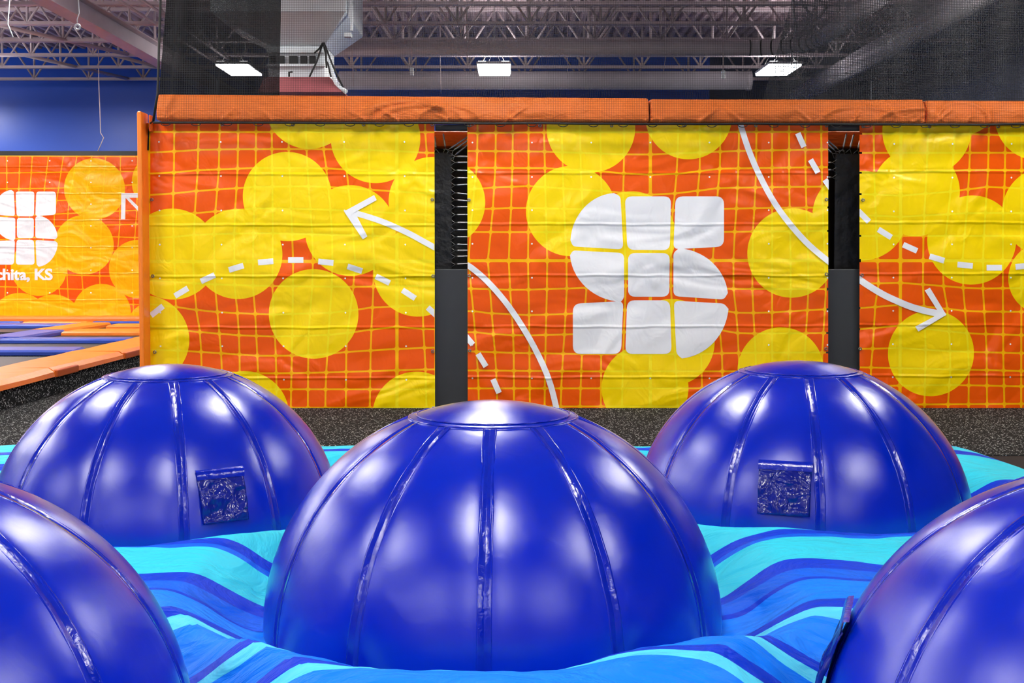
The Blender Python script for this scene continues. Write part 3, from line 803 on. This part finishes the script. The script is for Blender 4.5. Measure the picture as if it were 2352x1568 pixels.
w3 += [[(666, 1052), (580, 910), (553, 925), (620, 1030), (630, 1056)], [(666, 1052), (520, 1139), (503, 1113), (600, 1062), (625, 1035)]]
d3 = [(x - (y - 160) * .006, y) for x in (395, 700, 1008, 1313, 1620, 1900) for y in (160, 336, 512, 684, 858, 1031, 1205, 1377)]
g3 = [(x, 70) for x in (231, 578, 935, 1290, 1640, 1990)] + [(230, 453), (225, 845), (215, 1229)]
banner('orange and yellow printed banner right of the second gap, with arrow pointing down right', (1880, 260, s3), DW, (214, 2080, 61, 1538), V3, H3, C3, w3, d3, 9.5, g3, wide=((2,), (7,)), group='printed banners on the fence')

# far banner over the trampoline court with the place name
YFAR = 21.7
sf = 400 / 1120
VF = [T(50,-130, 1080,-140), T(50,-45, 1080,-50), T(50,42, 300,45, 600,42, 1080,30), T(50,128, 300,120, 700,118, 1080,110), T(50,208, 180,200, 300,190, 700,190, 1080,200), T(50,312, 270,285, 450,270, 800,290, 1080,310),
      T(50,408, 270,375, 450,345, 700,360, 1080,400), T(50,495, 350,440, 600,430, 800,430, 1080,445), T(50,590, 400,540, 800,525, 1080,545), T(50,680, 400,655, 800,640, 1080,650), T(50,775, 500,770, 800,745, 1080,755), T(50,885, 400,880, 800,850, 1080,860), T(50,980, 1080,950)]
HF = [T(0,50, 1000,55), T(0,160, 400,155, 880,150), T(0,262, 360,258, 880,235), T(0,345, 440,335, 880,305), T(0,440, 880,400), T(0,510, 880,490), T(0,590, 430,560, 880,575), T(0,690, 880,655), T(0,800, 640,822, 880,825), T(0,890, 400,905, 880,915), T(0,985, 880,1005)]
CF = [(608, 262, 196), (541, 622, 191), (1045, 220, 197), (250, 770, 181), (888, 778, 188), (655, 1060, 188), (345, 1130, 190), (130, 1125, 195), (1000, 1170, 190)]
def ft(p):
    # the emblem on the far wall, smaller
    return ((p[0] - 590) / 800 * 395 - 35 , (p[1] - 417) / 834 * 470 + 279)
wf = [poly for poly in S_logo(ft)]
wf += [[(780, 289), (960, 289), (960, 318), (808, 320), (806, 458), (778, 457)], [(806, 318), (830, 318), (960, 445), (960, 478)]]
df = [(x, y) for x in (-220, 48, 320, 585, 850) for y in (82, 220, 360, 500, 640, 785, 930)]
FB, WF = banner('brighter orange printed banner of the far court at left, with white emblem and place name', (0, 340, sf), YFAR, (-900, 1010, 48, 1085), [T(50, -140 - 90 * k, 1080, -140 - 90 * k) for k in range(8, 0, -1)] + VF[1:], HF, CF, wf, df, 7, [], wide=((), ()),
       name='far_printed_banner', ink=dict(cell=(242, 92, 8), line=(255, 180, 10), yel=(255, 190, 0), yline=(255, 204, 20)))
cu = bpy.data.curves.new('place_name', 'FONT'); cu.body = 'Wichita, KS'; cu.size = 0.62; cu.offset = 0.021; cu.align_x = 'RIGHT'; cu.extrude = 0.001; cu.space_character = 0.97
tmp = bpy.data.objects.new('tmp', cu); C.objects.link(tmp)
bpy.context.view_layer.update()
me = bpy.data.meshes.new_from_object(tmp.evaluated_get(bpy.context.evaluated_depsgraph_get()))
C.objects.unlink(tmp); bpy.data.objects.remove(tmp)
xm = max(v.co.x for v in me.vertices); hm = max(v.co.y for v in me.vertices)
pa = WF(340, 845, .01); pb = WF(340, 772, .01)
k_ = (pb.z - pa.z) / 0.46
for v_ in me.vertices: v_.co = Vector(((v_.co.x - xm) * k_ * 1.1, 0 - v_.co.z, v_.co.y * k_))
me.materials.clear(); me.materials.append(M['white_ink'])
to = bpy.data.objects.new('place_name_lettering', me); C.objects.link(to); to.parent = FB
to.location = pa - Vector(FB['_o']); to['label'] = 'white lettering reading Wichita, KS'
# black frame behind the far banner
a = MB(); p0 = at(-400, 347, YFAR + .05); p1 = at(345, 730, YFAR + .1); a.box((p0.x, YFAR + .02, ZC), (p1.x + 1.2, YFAR + .12, p0.z))
tag(obj('far_wall_frame', a, 'black_metal', origin=(p0.x, YFAR + .02, ZC)), 'black framed wall behind the far printed banner, its top edge showing', 'frame')
# sloping orange pad under the far banner
a = MB(); zt = at(0, 724, YFAR).z; a.bbox((-13, YFAR - .32, ZP - .05), (-4.9, YFAR - .02, zt), .05)
tag(obj('foot_pad', a, 'orange_vinyl', origin=(-9, YFAR - .2, ZP - .05)), 'long orange pad along the foot of the far printed wall', 'pad')

# ------------------------------------------------------------------ fence: posts, panels, trampolines, top pads, net
a = MB(); p0 = at(317, 256, 11.15); p1 = at(335, 860, 11.15)
a.bbox((p0.x, 11.10, ZC + .005), (p1.x, 11.32, p0.z), .018)
o = thing('upright_pad', 'tall narrow orange pad standing at the left end of the fence', 'pad', (p0.x, 11.1, ZC))
obj('cushion', a, 'orange_vinyl', o)
a = MB(); q0 = at(337, 262, 11.15); q1 = at(342, 300, 11.15); a.bbox((q0.x, 11.2, q1.z), (q1.x, 11.32, q0.z), .012); obj('rear_cushion', a, 'orange_dark', o)
# posts and panels
def panel(x0, x1, label, top=618):
    Yp = DW + .06
    a0 = at(x0, 940, Yp); a1 = at(x1, top, Yp)
    o = thing('charcoal_panel', label, 'panel', (a0.x, Yp, ZC + .005), 'charcoal panels between the banners')
    m_ = MB(); m_.bbox((a0.x, Yp, ZC + .005), (a1.x, Yp + .06, a1.z), .006); obj('board', m_, 'grey_panel', o)
    return o
panel(344, 356, 'narrow charcoal panel between the orange upright pad and the left banner')
panel(990, 1082, 'charcoal panel filling the lower part of the first gap, under the springs')
panel(1895, 1985, 'charcoal panel filling the lower part of the second gap')
def rail(x0, x1, label):
    m_ = MB(); a0 = at(x0, 299, DW + .05); a1 = at(x1, 286, DW + .05); m_.bbox((a0.x, DW + .05, a0.z), (a1.x, DW + .12, a1.z), .006)
    tag(obj('cross_rail', m_, 'grey_panel', origin=tuple(a0)), label, 'rail', 'charcoal cross rails over the gaps')
rail(1000, 1078, 'charcoal cross rail at the top of the first gap between banners')
rail(1903, 1978, 'charcoal cross rail at the top of the second gap between banners')
def post(x0, x1, label):
    m_ = MB(); a0 = at(x0, 290, DW + .1); a1 = at(x1, 284, DW + .1); m_.bbox((a0.x, DW + .26, ZC + .005), (a1.x, DW + .37, a1.z), .006)
    tag(obj('fence_post', m_, 'black_metal', origin=(a0.x, DW + .13, ZC)), label, 'post', 'black fence posts')
post(339, 352, 'black steel post between the orange upright pad and the left banner')
post(1076, 1100, 'black steel post behind the left edge of the centre banner')
post(1870, 1893, 'black steel post behind the right edge of the centre banner')

def spring(a_, b_):
    m_ = MB(); A = Vector(a_); B = Vector(b_); n = 26; pts = []; rr = []
    L = (B - A).length
    pts.append(A); rr.append(.0025)
    for k in range(n):
        t_ = .14 + .72 * k / (n - 1)
        pts.append(A.lerp(B, t_)); rr.append(.0105 if k % 2 else .008)
    pts.append(B); rr.append(.0025)
    m_.tube(pts, rr, 8)
    return m_
def hook(p, d_, up):
    """V shaped ring joining spring and bed edge"""
    p = Vector(p); m_ = MB(); m_.tube([p + d_ * .045 + up * .03, p, p + d_ * .045 - up * .03], .0035, 5); return m_
YS = DW + .22
def tramp(label, bx0, bx1, by0, by1, springs):
    a0 = at(bx0, by1, YS); a1 = at(bx1, by0, YS)
    o = thing('wall_trampoline', label, 'trampoline', (a0.x, YS, a0.z), 'wall trampolines behind the banners')
    m_ = MB(); m_.bbox((a0.x, YS + .02, a0.z), (a1.x, YS + .04, a1.z), .008); obj('bed', m_, 'black_cloth', o)
    for (x0, y0, x1, y1) in springs:
        A = at(x0, y0, YS - .01); B = at(x1, y1, YS - .01)
        sp_ = obj('spring', spring(A, B), 'steel', o)
        d_ = (A - B).normalized(); up = Vector((-d_.z, 0, d_.x))
        obj('hook', hook(A, d_, up), 'steel', sp_)
    return o
spA = [(1045, y, 1084, y + dy) for y, dy in ((359, 1), (373, 0), (391, 1), (408, 1), (425, -2), (443, 4), (459, 3), (475, 0), (493, 0), (511, 0), (528, 0), (544, 0), (561, 1), (575, 0), (589, -1), (607, -2))]
spA += [(1031, 343, 1078, 312), (1041, 346, 1078, 320), (1044, 357, 1078, 330), (1023, 340, 1018, 306), (1001, 342, 998, 312)]
tramp('black wall trampoline whose springs show in the first gap', 385, 1038, 350, 900, spA)
spB = [(1927, 345, 1890, 313), (1919, 347, 1890, 322), (1912, 352, 1890, 335), (1936, 342, 1945, 305), (1952, 342, 1962, 307), (1970, 344, 1980, 308)] + [(1912, y, 1880, y) for y in (373, 390, 407)]
tramp('black wall trampoline seen through the second gap, hooks along its top corner', 1914, 2700, 352, 900, spB)
m_ = MB(); p0 = at(1000, 338, YS + .3); p1 = at(2700, 300, YS + .3); m_.bbox((at(350, 330, 12).x, YS + .3, p0.z), (p1.x, YS + .5, p1.z), .04); p1.z += .06
tag(obj('rear_pad', m_, 'orange_pad', origin=(0, YS + .3, p0.z)), 'orange pad behind the springs, glimpsed at the top of both gaps', 'pad')
m_ = MB(); p1 = at(2700, 300, YS + .6); m_.box((at(350, 330, 12).x, YS + .6, ZC + .005), (p1.x, YS + .64, p1.z))
tag(obj('black_backing_sheet', m_, 'black_cloth', origin=(0, YS + .6, ZC)), 'black sheet closing the fence behind the wall trampolines', 'sheet')
# slim column with dim reflections in the first gap
m_ = MB(); p0 = at(1003, 600, YS + .03)
# top pads
def top_pad(x0, x1, yt0, yt1, yb0, yb1, label, seed, cap=False):
    rnd = random.Random(seed)
    o = thing('top_pad', label, 'pad', tuple(at(x0, yb0, DW)), 'orange top pads of the fence')
    L = (x1 - x0) / 239.0
    folds = []
    for _ in range(int(L * 3.2)):
        folds.append((rnd.uniform(0, L), rnd.uniform(-1.7, 1.7), rnd.uniform(.012, .03), rnd.uniform(.015, .04), rnd.uniform(.35, 1.0)))
    arcs = [(rnd.uniform(0, L), rnd.uniform(.15, .3), rnd.uniform(.5, .95)) for _ in range(int(L * .9))]
    nx = int(L * 90); prof = []
    # section: angle param list (y offset, height fraction)
    R_ = .05
    sec = [(0.36, 0.0)]
    for k in range(15): sec.append((-.0 + (.06 * (k / 14)), k / 14))        # front face leaning back
    sec += [(.12, 1.03), (.22, 1.05), (.32, 1.03), (.38, .95), (.4, .5)]
    vs = []; n = len(sec)
    for i in range(nx + 1):
        t_ = i / nx; px = x0 + (x1 - x0) * t_; s_ = t_ * L
        top = at(px, yt0 + (yt1 - yt0) * t_, DW - .1); bot = at(px, yb0 + (yb1 - yb0) * t_, DW - .1)
        H_ = top.z - bot.z
        end = min(1, min(s_, L - s_) / .03); endk = math.sqrt(max(0, 1 - (1 - end) ** 2))
        for j, (dy, f) in enumerate(sec):
            d_ = .018 * noise.noise(Vector((s_ * 1.7, f * 1.2, seed))) + .01 * noise.noise(Vector((s_ * 5, f * 2, seed)))
            if 0 < j < 16:
                for (fx, sl, w_, am, ln) in folds:
                    if f < ln:
                        q = (s_ - fx - sl * f * H_) / w_
                        if abs(q) < 3: d_ += am * math.exp(-q * q) * (1 - f / ln)
                for (cx_, rr, hh) in arcs:
                    q = (math.hypot((s_ - cx_) / (rr * 1.4), f * H_ / (H_ * hh)) - 1) / .1
                    if abs(q) < 3: d_ += .024 * math.exp(-q * q)
                d_ += .03 * math.sin(PI * f)
            y = DW - .1 + dy - d_ + (1 - endk) * .02 * (j < 16)
            vs.append((top.x, y, bot.z + H_ * f - (1 - endk) * .012 * (f > .9)))
    fs = []
    for i in range(nx):
        for j in range(n): fs.append((i * n + j, i * n + (j + 1) % n, (i + 1) * n + (j + 1) % n, (i + 1) * n + j))
    m_ = MB(); m_.add(vs, fs, 0, True); m_.add([vs[j] for j in range(n)], [tuple(range(n))[::-1]]); m_.add([vs[nx * n + j] for j in range(n)], [tuple(range(n))])
    obj('cushion', m_, 'orange_pad', o)
    return o
top_pad(358, 1491, 215, 224, 274, 277, 'long orange top pad over the left banner and first gap, under black netting', 1)
top_pad(1495, 2126, 226, 227, 277, 280, 'orange top pad over the right half of the centre banner and second gap', 2)
top_pad(2130, 2720, 229, 231, 281, 284, 'orange top pad at the right edge of the picture', 3)
# netting: main sheet hung from the roof, laced to a rope under the pads
YN = DW - .2
nt = thing('safety_net', 'fine black safety net rising from the orange top pads to the roof', 'net', tuple(at(352, 278, YN)))
m_ = MB(); pa_ = at(352, 278, YN); pt = at(372, 60, YN); pu = Vector((pt.x + (pt.x - pa_.x) * .9, YN, ZDECK - .05)); pr_ = at(2720, 284, YN)
pk = at(362, 215, YN)
N_ = 40; vs = []; fs = []
for i in range(N_ + 1):
    t_ = i / N_
    for (lx, z0_) in ((pa_.x, pa_.z), (pk.x, pk.z), (pu.x, pu.z)):
        x = lx + (pr_.x - lx) * t_; z = z0_ + (pr_.z - pa_.z) * t_ * (z0_ < 4)
        vs.append((x, YN, z))
for i in range(N_):
    for j in range(2): fs.append((3 * i + j, 3 * i + 3 + j, 3 * i + 4 + j, 3 * i + 1 + j))
m_.add(vs, fs); obj('net_sheet', m_, 'net', nt)
m_ = MB(); pts = []
for i in range(150):
    x = pa_.x + (pr_.x - pa_.x) * i / 149; zz = pa_.z + (pr_.z - pa_.z) * i / 149
    pts.append((x, YN - .005 + .006 * noise.noise(Vector((x * 3, 0, 0))), zz - .014 + .006 * noise.noise(Vector((x * 2, 5, 0)))))
m_.tube(pts, .011, 8); obj('bottom_rope', m_, 'rope', nt)
m_ = MB(); x = pa_.x + .12; k = 0
while x < pr_.x:
    zz = pa_.z + (pr_.z - pa_.z) * (x - pa_.x) / (pr_.x - pa_.x)
    m_.tube([(x + .045 * math.cos(q), YN - .012, zz - .022 + .022 * math.sin(q)) for q in [PI + PI * j / 8 for j in range(9)]], .004, 5)
    x += .285 + .01 * math.sin(k * 7); k += 1
obj('lacing', m_, 'rope', nt)
m_ = MB(); m_.tube([pa_, pk, pu], .012, 8); obj('edge_rope', m_, 'rope', nt)
m_ = MB(); q0 = at(350, 268, YN); m_.tube([pa_, at(346, 282, YN + .1), at(341, 300, YN + .2), at(340, 345, DW - .03)], .008, 6); obj('tie_rope', m_, 'rope', nt)
# dense layered part of the net at left
m_ = MB()
A0 = at(364, 216, 11.8); A1 = at(640, 220, 11.8); B0 = at(386, -60, 11.8); B1 = at(645, -60, 11.8)
top = ZDECK - .05
def ext(a_, b_): t_ = (top - a_.z) / (b_.z - a_.z); return a_ + (b_ - a_) * t_
NX = 30; vs = []; fs = []
a_t, b_t = ext(A0, B0), ext(A1, B1)
for i in range(NX + 1):
    t_ = i / NX; wv = .03 * math.sin(i * 1.1)
    p_ = A0.lerp(A1, t_); q_ = a_t.lerp(b_t, t_)
    vs += [(p_.x, p_.y + wv, p_.z - .06), (q_.x, q_.y + wv, q_.z)]
    if i: fs.append((2 * i - 2, 2 * i, 2 * i + 1, 2 * i - 1))
m_.add(vs, fs, 0, True); tag(obj('folded_net', m_, 'net_dense', origin=tuple(A0)), 'dense folded black netting, almost opaque, above the left banner', 'net')
# side net at the right
m_ = MB(); p0 = at(1795, 225, YN + .5); p1 = at(2720, 225, YN + .5); vs = []; fs = []
NX = 40
for i in range(NX + 1):
    t_ = i / NX; x = p0.x + (p1.x - p0.x) * t_; y = 12.7 - .85 * t_ + .02 * math.sin(i)
    xt = x + .9 * (1 - t_)
    vs += [(x, y, p0.z - .05), (xt, y, top)]
    if i: fs.append((2 * i - 2, 2 * i, 2 * i + 1, 2 * i - 1))
m_.add(vs, fs, 0, True); tag(obj('side_net', m_, 'net_side', origin=tuple(p0)), 'second layer of black netting at the upper right, in front of the dark wall', 'net')

# ------------------------------------------------------------------ inflated domes
ZD = 0.25; CV = 0.952; NG = 12; TCAP = math.radians(21.3)
def dome_pt(t_, ph, cr_=1.0, off=0.0):
    """t_: angle from the top, ph: azimuth relative to a seam"""
    u = (ph / (2 * PI / NG)) % 1.0
    k = min(1.0, max(0.0, (t_ - TCAP) / .25))
    prof = 1 - (abs(2 * u - 1)) ** 6              # 0 at the seams, 1 in the gore
    r = 0.990 + 0.010 * (prof * k + (1 - k) * .6) + off
    if t_ < TCAP: r -= .0
    return r * math.sin(t_), r * CV * math.cos(t_)
def make_dome(c, phi0, label, flap=None):
    cx_, cy_ = c
    ang = math.atan2(-cy_, -cx_) + math.radians(phi0)           # direction towards the viewer
    o = thing('inflated_dome', label, 'inflatable dome', (cx_, cy_, 0.02), 'blue inflated domes')
    def Pt(t_, ph, off=0.0, lat=0.0):
        rr, z = dome_pt(t_, ph, off=off); q = ang + ph
        return (cx_ + rr * math.cos(q) - lat * math.sin(q), cy_ + rr * math.sin(q) + lat * math.cos(q), ZD + z)
    TB = math.radians(103)
    # body
    NP = NG * 16; NTt = 60; vs = []; fs = []
    for i in range(NTt + 1):
        t_ = TCAP + (TB - TCAP) * i / NTt
        for k in range(NP): vs.append(Pt(t_, 2 * PI * k / NP))
    for i in range(NTt):
        for k in range(NP): fs.append((i * NP + k, (i + 1) * NP + k, (i + 1) * NP + (k + 1) % NP, i * NP + (k + 1) % NP))
    fs.append(tuple(NTt * NP + k for k in range(NP))[::-1])
    m_ = MB(); m_.add(vs, fs, 0, True); obj('dome_body', m_, 'vinyl', o)
    # cap with a flat welded rim
    vs = [(cx_, cy_, ZD + CV * (.9955 + .004))]; fs = []; rings = []
    NC = 14
    tt = [TCAP * 0.97 * i / NC for i in range(1, NC + 1)] + [TCAP * 1.0, TCAP * 1.035, TCAP * 1.05]
    offs = [.002] * NC + [.0045, .004, -.004]
    for i, (t_, of) in enumerate(zip(tt, offs)):
        for k in range(96):
            ph = 2 * PI * k / 96; rr = (.9955 + of) * math.sin(t_); z = (.9955 + of) * CV * math.cos(t_)
            wb = .0015 * math.sin(ph * 23 + 2 * math.sin(ph * 7)) * (i >= NC)
            vs.append((cx_ + rr * math.cos(ph), cy_ + rr * math.sin(ph), ZD + z + wb))
    for k in range(96): fs.append((0, 1 + k, 1 + (k + 1) % 96))
    for i in range(len(tt) - 1):
        for k in range(96): fs.append((1 + i * 96 + k, 1 + (i + 1) * 96 + k, 1 + (i + 1) * 96 + (k + 1) % 96, 1 + i * 96 + (k + 1) % 96))
    m_ = MB(); m_.add(vs, fs, 0, True); obj('top_cap', m_, 'vinyl', o)
    m_ = MB()
    for (tq, rad) in ((TCAP * 1.02, .0045), (TCAP * .93, .0028)):
        ring_ = []
        for k in range(120):
            ph = 2 * PI * k / 120; rr = 1.0 * math.sin(tq); z = 1.0 * CV * math.cos(tq)
            ring_.append((cx_ + rr * math.cos(ph), cy_ + rr * math.sin(ph), ZD + z + .001 * math.sin(ph * 31)))
        m_.tube(ring_, rad, 6, closed=True)
    obj('cap_seam', m_, 'tape', o)
    # seam tapes
    cs = [(-.029, -.001), (-.028, .0045), (-.021, .005), (-.017, .0025), (-.004, .0032), (-.0012, .0005), (.0012, .0005), (.004, .0032), (.017, .0025), (.021, .005), (.028, .0045), (.029, -.001)]
    for g_ in range(NG):
        ph = 2 * PI * g_ / NG; vs = []; fs = []; NS = 70; n = len(cs)
        for i in range(NS + 1):
            t_ = TCAP * 1.04 + (TB - TCAP * 1.04) * i / NS
            wv = .0035 * noise.noise(Vector((g_ * 3.1, t_ * 9, cx_)))
            for (lt, h) in cs:
                vs.append(Pt(t_, ph, off=h + .0005 + abs(lt) * .02, lat=lt + wv))
        for i in range(NS):
            for j in range(n - 1): fs.append((i * n + j, (i + 1) * n + j, (i + 1) * n + j + 1, i * n + j + 1))
        m_ = MB(); m_.add(vs, fs, 0, True); obj('seam_tape', m_, 'tape', o)
    if flap:
        # flap: (azimuth deg from viewer direction, top angle, bottom angle, half width)
        az, t0, t1, hw = flap
        ph = math.radians(az) - math.radians(phi0)
        NXf, NYf = 26, 26; vs = []; fs = []
        for i in range(NYf + 1):
            t_ = t0 + (t1 - t0) * i / NYf; f = i / NYf
            for k in range(NXf + 1):
                u = k / NXf * 2 - 1
                cr_ = noise.noise(Vector((u * 2.2 + az, f * 3.1, cx_))) * .022 + noise.noise(Vector((u * 5 + az, f * 6, 3))) * .010
                lift = .012 + .018 * f ** 1.5 + cr_ * min(1, f * 3) * (1 - .35 * (f > .95))
                edge = min(1, (1 - abs(u)) * 10)
                vs.append(Pt(t_, ph, off=max(.006, lift * (.55 + .45 * edge)), lat=u * hw * (1 - .03 * f)))
        w_ = NXf + 1
        for i in range(NYf):
            for k in range(NXf): fs.append((i * w_ + k, (i + 1) * w_ + k, (i + 1) * w_ + k + 1, i * w_ + k + 1))
        m_ = MB(); m_.add(vs, fs, 0, True)
        fo = obj('valve_flap', m_, 'flap', o, label='darker crumpled square flap')
        md = fo.modifiers.new('thick', 'SOLIDIFY'); md.thickness = .003; md.offset = 1
        m_ = MB(); vs = []; fs = []
        for i in range(7):
            t_ = t0 - .045 + .06 * i / 6
            for k in range(17):
                u = k / 16 * 2 - 1
                vs.append(Pt(t_, ph, off=.020 + .006 * math.sin(PI * i / 6) - (.012 if i in (0,) else 0), lat=u * hw * 1.03))
        for i in range(6):
            for k in range(16): fs.append((i * 17 + k, (i + 1) * 17 + k, (i + 1) * 17 + k + 1, i * 17 + k + 1))
        m_.add(vs, fs, 0, True); fo2 = obj('flap_hem', m_, 'tape', o)
    return o
GD = {}
make_dome((-.083, 5.167), -2.0, 'central blue inflated dome, the only whole one in the middle foreground')
make_dome((-2.032, 6.935), 4.0, 'blue inflated dome at back left with a square crumpled flap, by the carpet', flap=(16.5, math.radians(63.5), math.radians(78), .125))
make_dome((1.763, 7.163), 6.5, 'blue inflated dome at back right with a square crumpled flap, before the fence', flap=(-4.8, math.radians(62.5), math.radians(77.5), .140))
make_dome((1.972, 3.543), -14.0, 'blue inflated dome cut off by the lower right corner, flap on its left side', flap=(-80, math.radians(66), math.radians(88), .15))
make_dome((-1.993, 3.522), 10.0, 'blue inflated dome cut off by the lower left corner of the picture')

# ------------------------------------------------------------------ inflated base covered in striped fabric
DC = [(-.083, 5.167), (-2.032, 6.935), (1.763, 7.163), (1.972, 3.543), (-1.993, 3.522), (-3.95, 5.2), (3.75, 5.3)]
def sm(a_, b_, x):
    t_ = min(1, max(0, (x - a_) / (b_ - a_))); return t_ * t_ * (3 - 2 * t_)
def hz(x, y):
    ds = sorted((math.hypot(x - a_, y - b_) - 1.0, i) for i, (a_, b_) in enumerate(DC))
    d_, i = ds[0]
    z = ZD - .03 + .19 * sm(-.02, .42, d_)
    for j_, (a_, b_) in enumerate(DC):
        dd = math.hypot(x - a_, y - b_) - 1.0
        if dd > .8: continue
        if j_ in (1, 2): z += .06 * math.exp(-((dd - .3) / .22) ** 2) * sm(.3, .8, b_ - y)
        if j_ == 0: z += .135 * math.exp(-((max(dd, .12) - .12) / .30) ** 2) * sm(.6, 1.0, b_ - y) * sm(-.03, .1, dd) * (.85 + .25 * math.exp(-((x - .5) / .25) ** 2))
        th = math.atan2(y - b_, x - a_)
        near = math.exp(-((max(dd, 0) - .10) / .16) ** 2)
        z += .030 * near * noise.noise(Vector((math.cos(th) * 6, math.sin(th) * 6, j_ * 3.3)))
        z += .010 * near * noise.noise(Vector((math.cos(th) * 17, math.sin(th) * 17, j_ * 3.3)))
    z += .030 * noise.noise(Vector((x * 1.1, y * 1.4, 2.0))) + .012 * noise.noise(Vector((x * 3.2, y * 3.6, 7.0))) + .004 * noise.noise(Vector((x * 9, y * 6, 1.0)))
    # back rim roll and its fall to the right
    z += .07 * sm(7.6, 8.2, y)
    z -= .30 * sm(3.05, 4.1, x) * sm(7.2, 8.4, y)
    z -= .5 * sm(8.42, 8.58, y)
    z -= .3 * sm(4.6, 5.0, abs(x))
    return max(z, .02)
NXF, NYF = 330, 230; X0, X1, Y0, Y1 = -5.0, 5.0, 2.1, 8.59
vs = []; fs = []
for j in range(NYF + 1):
    for i in range(NXF + 1):
        x = X0 + (X1 - X0) * i / NXF; y = Y0 + (Y1 - Y0) * j / NYF
        vs.append((x, y, hz(x, y)))
w_ = NXF + 1
for j in range(NYF):
    for i in range(NXF):
        x, y, _z = vs[j * w_ + i]
        if min(math.hypot(x - a_, y - b_) for a_, b_ in DC[:5]) < .93: continue
        fs.append((j * w_ + i, j * w_ + i + 1, (j + 1) * w_ + i + 1, (j + 1) * w_ + i))
m_ = MB(); m_.add(vs, fs, 0, True)
nb = len(vs)
o = obj('water_mattress', m_, 'fabric', origin=(0, 0, 0))
tag(o, 'wavy inflated mattress in aqua and blue striped fabric, laid around all the domes', 'inflatable')

for o in bpy.data.objects:
    if '_o' in o: del o['_o']
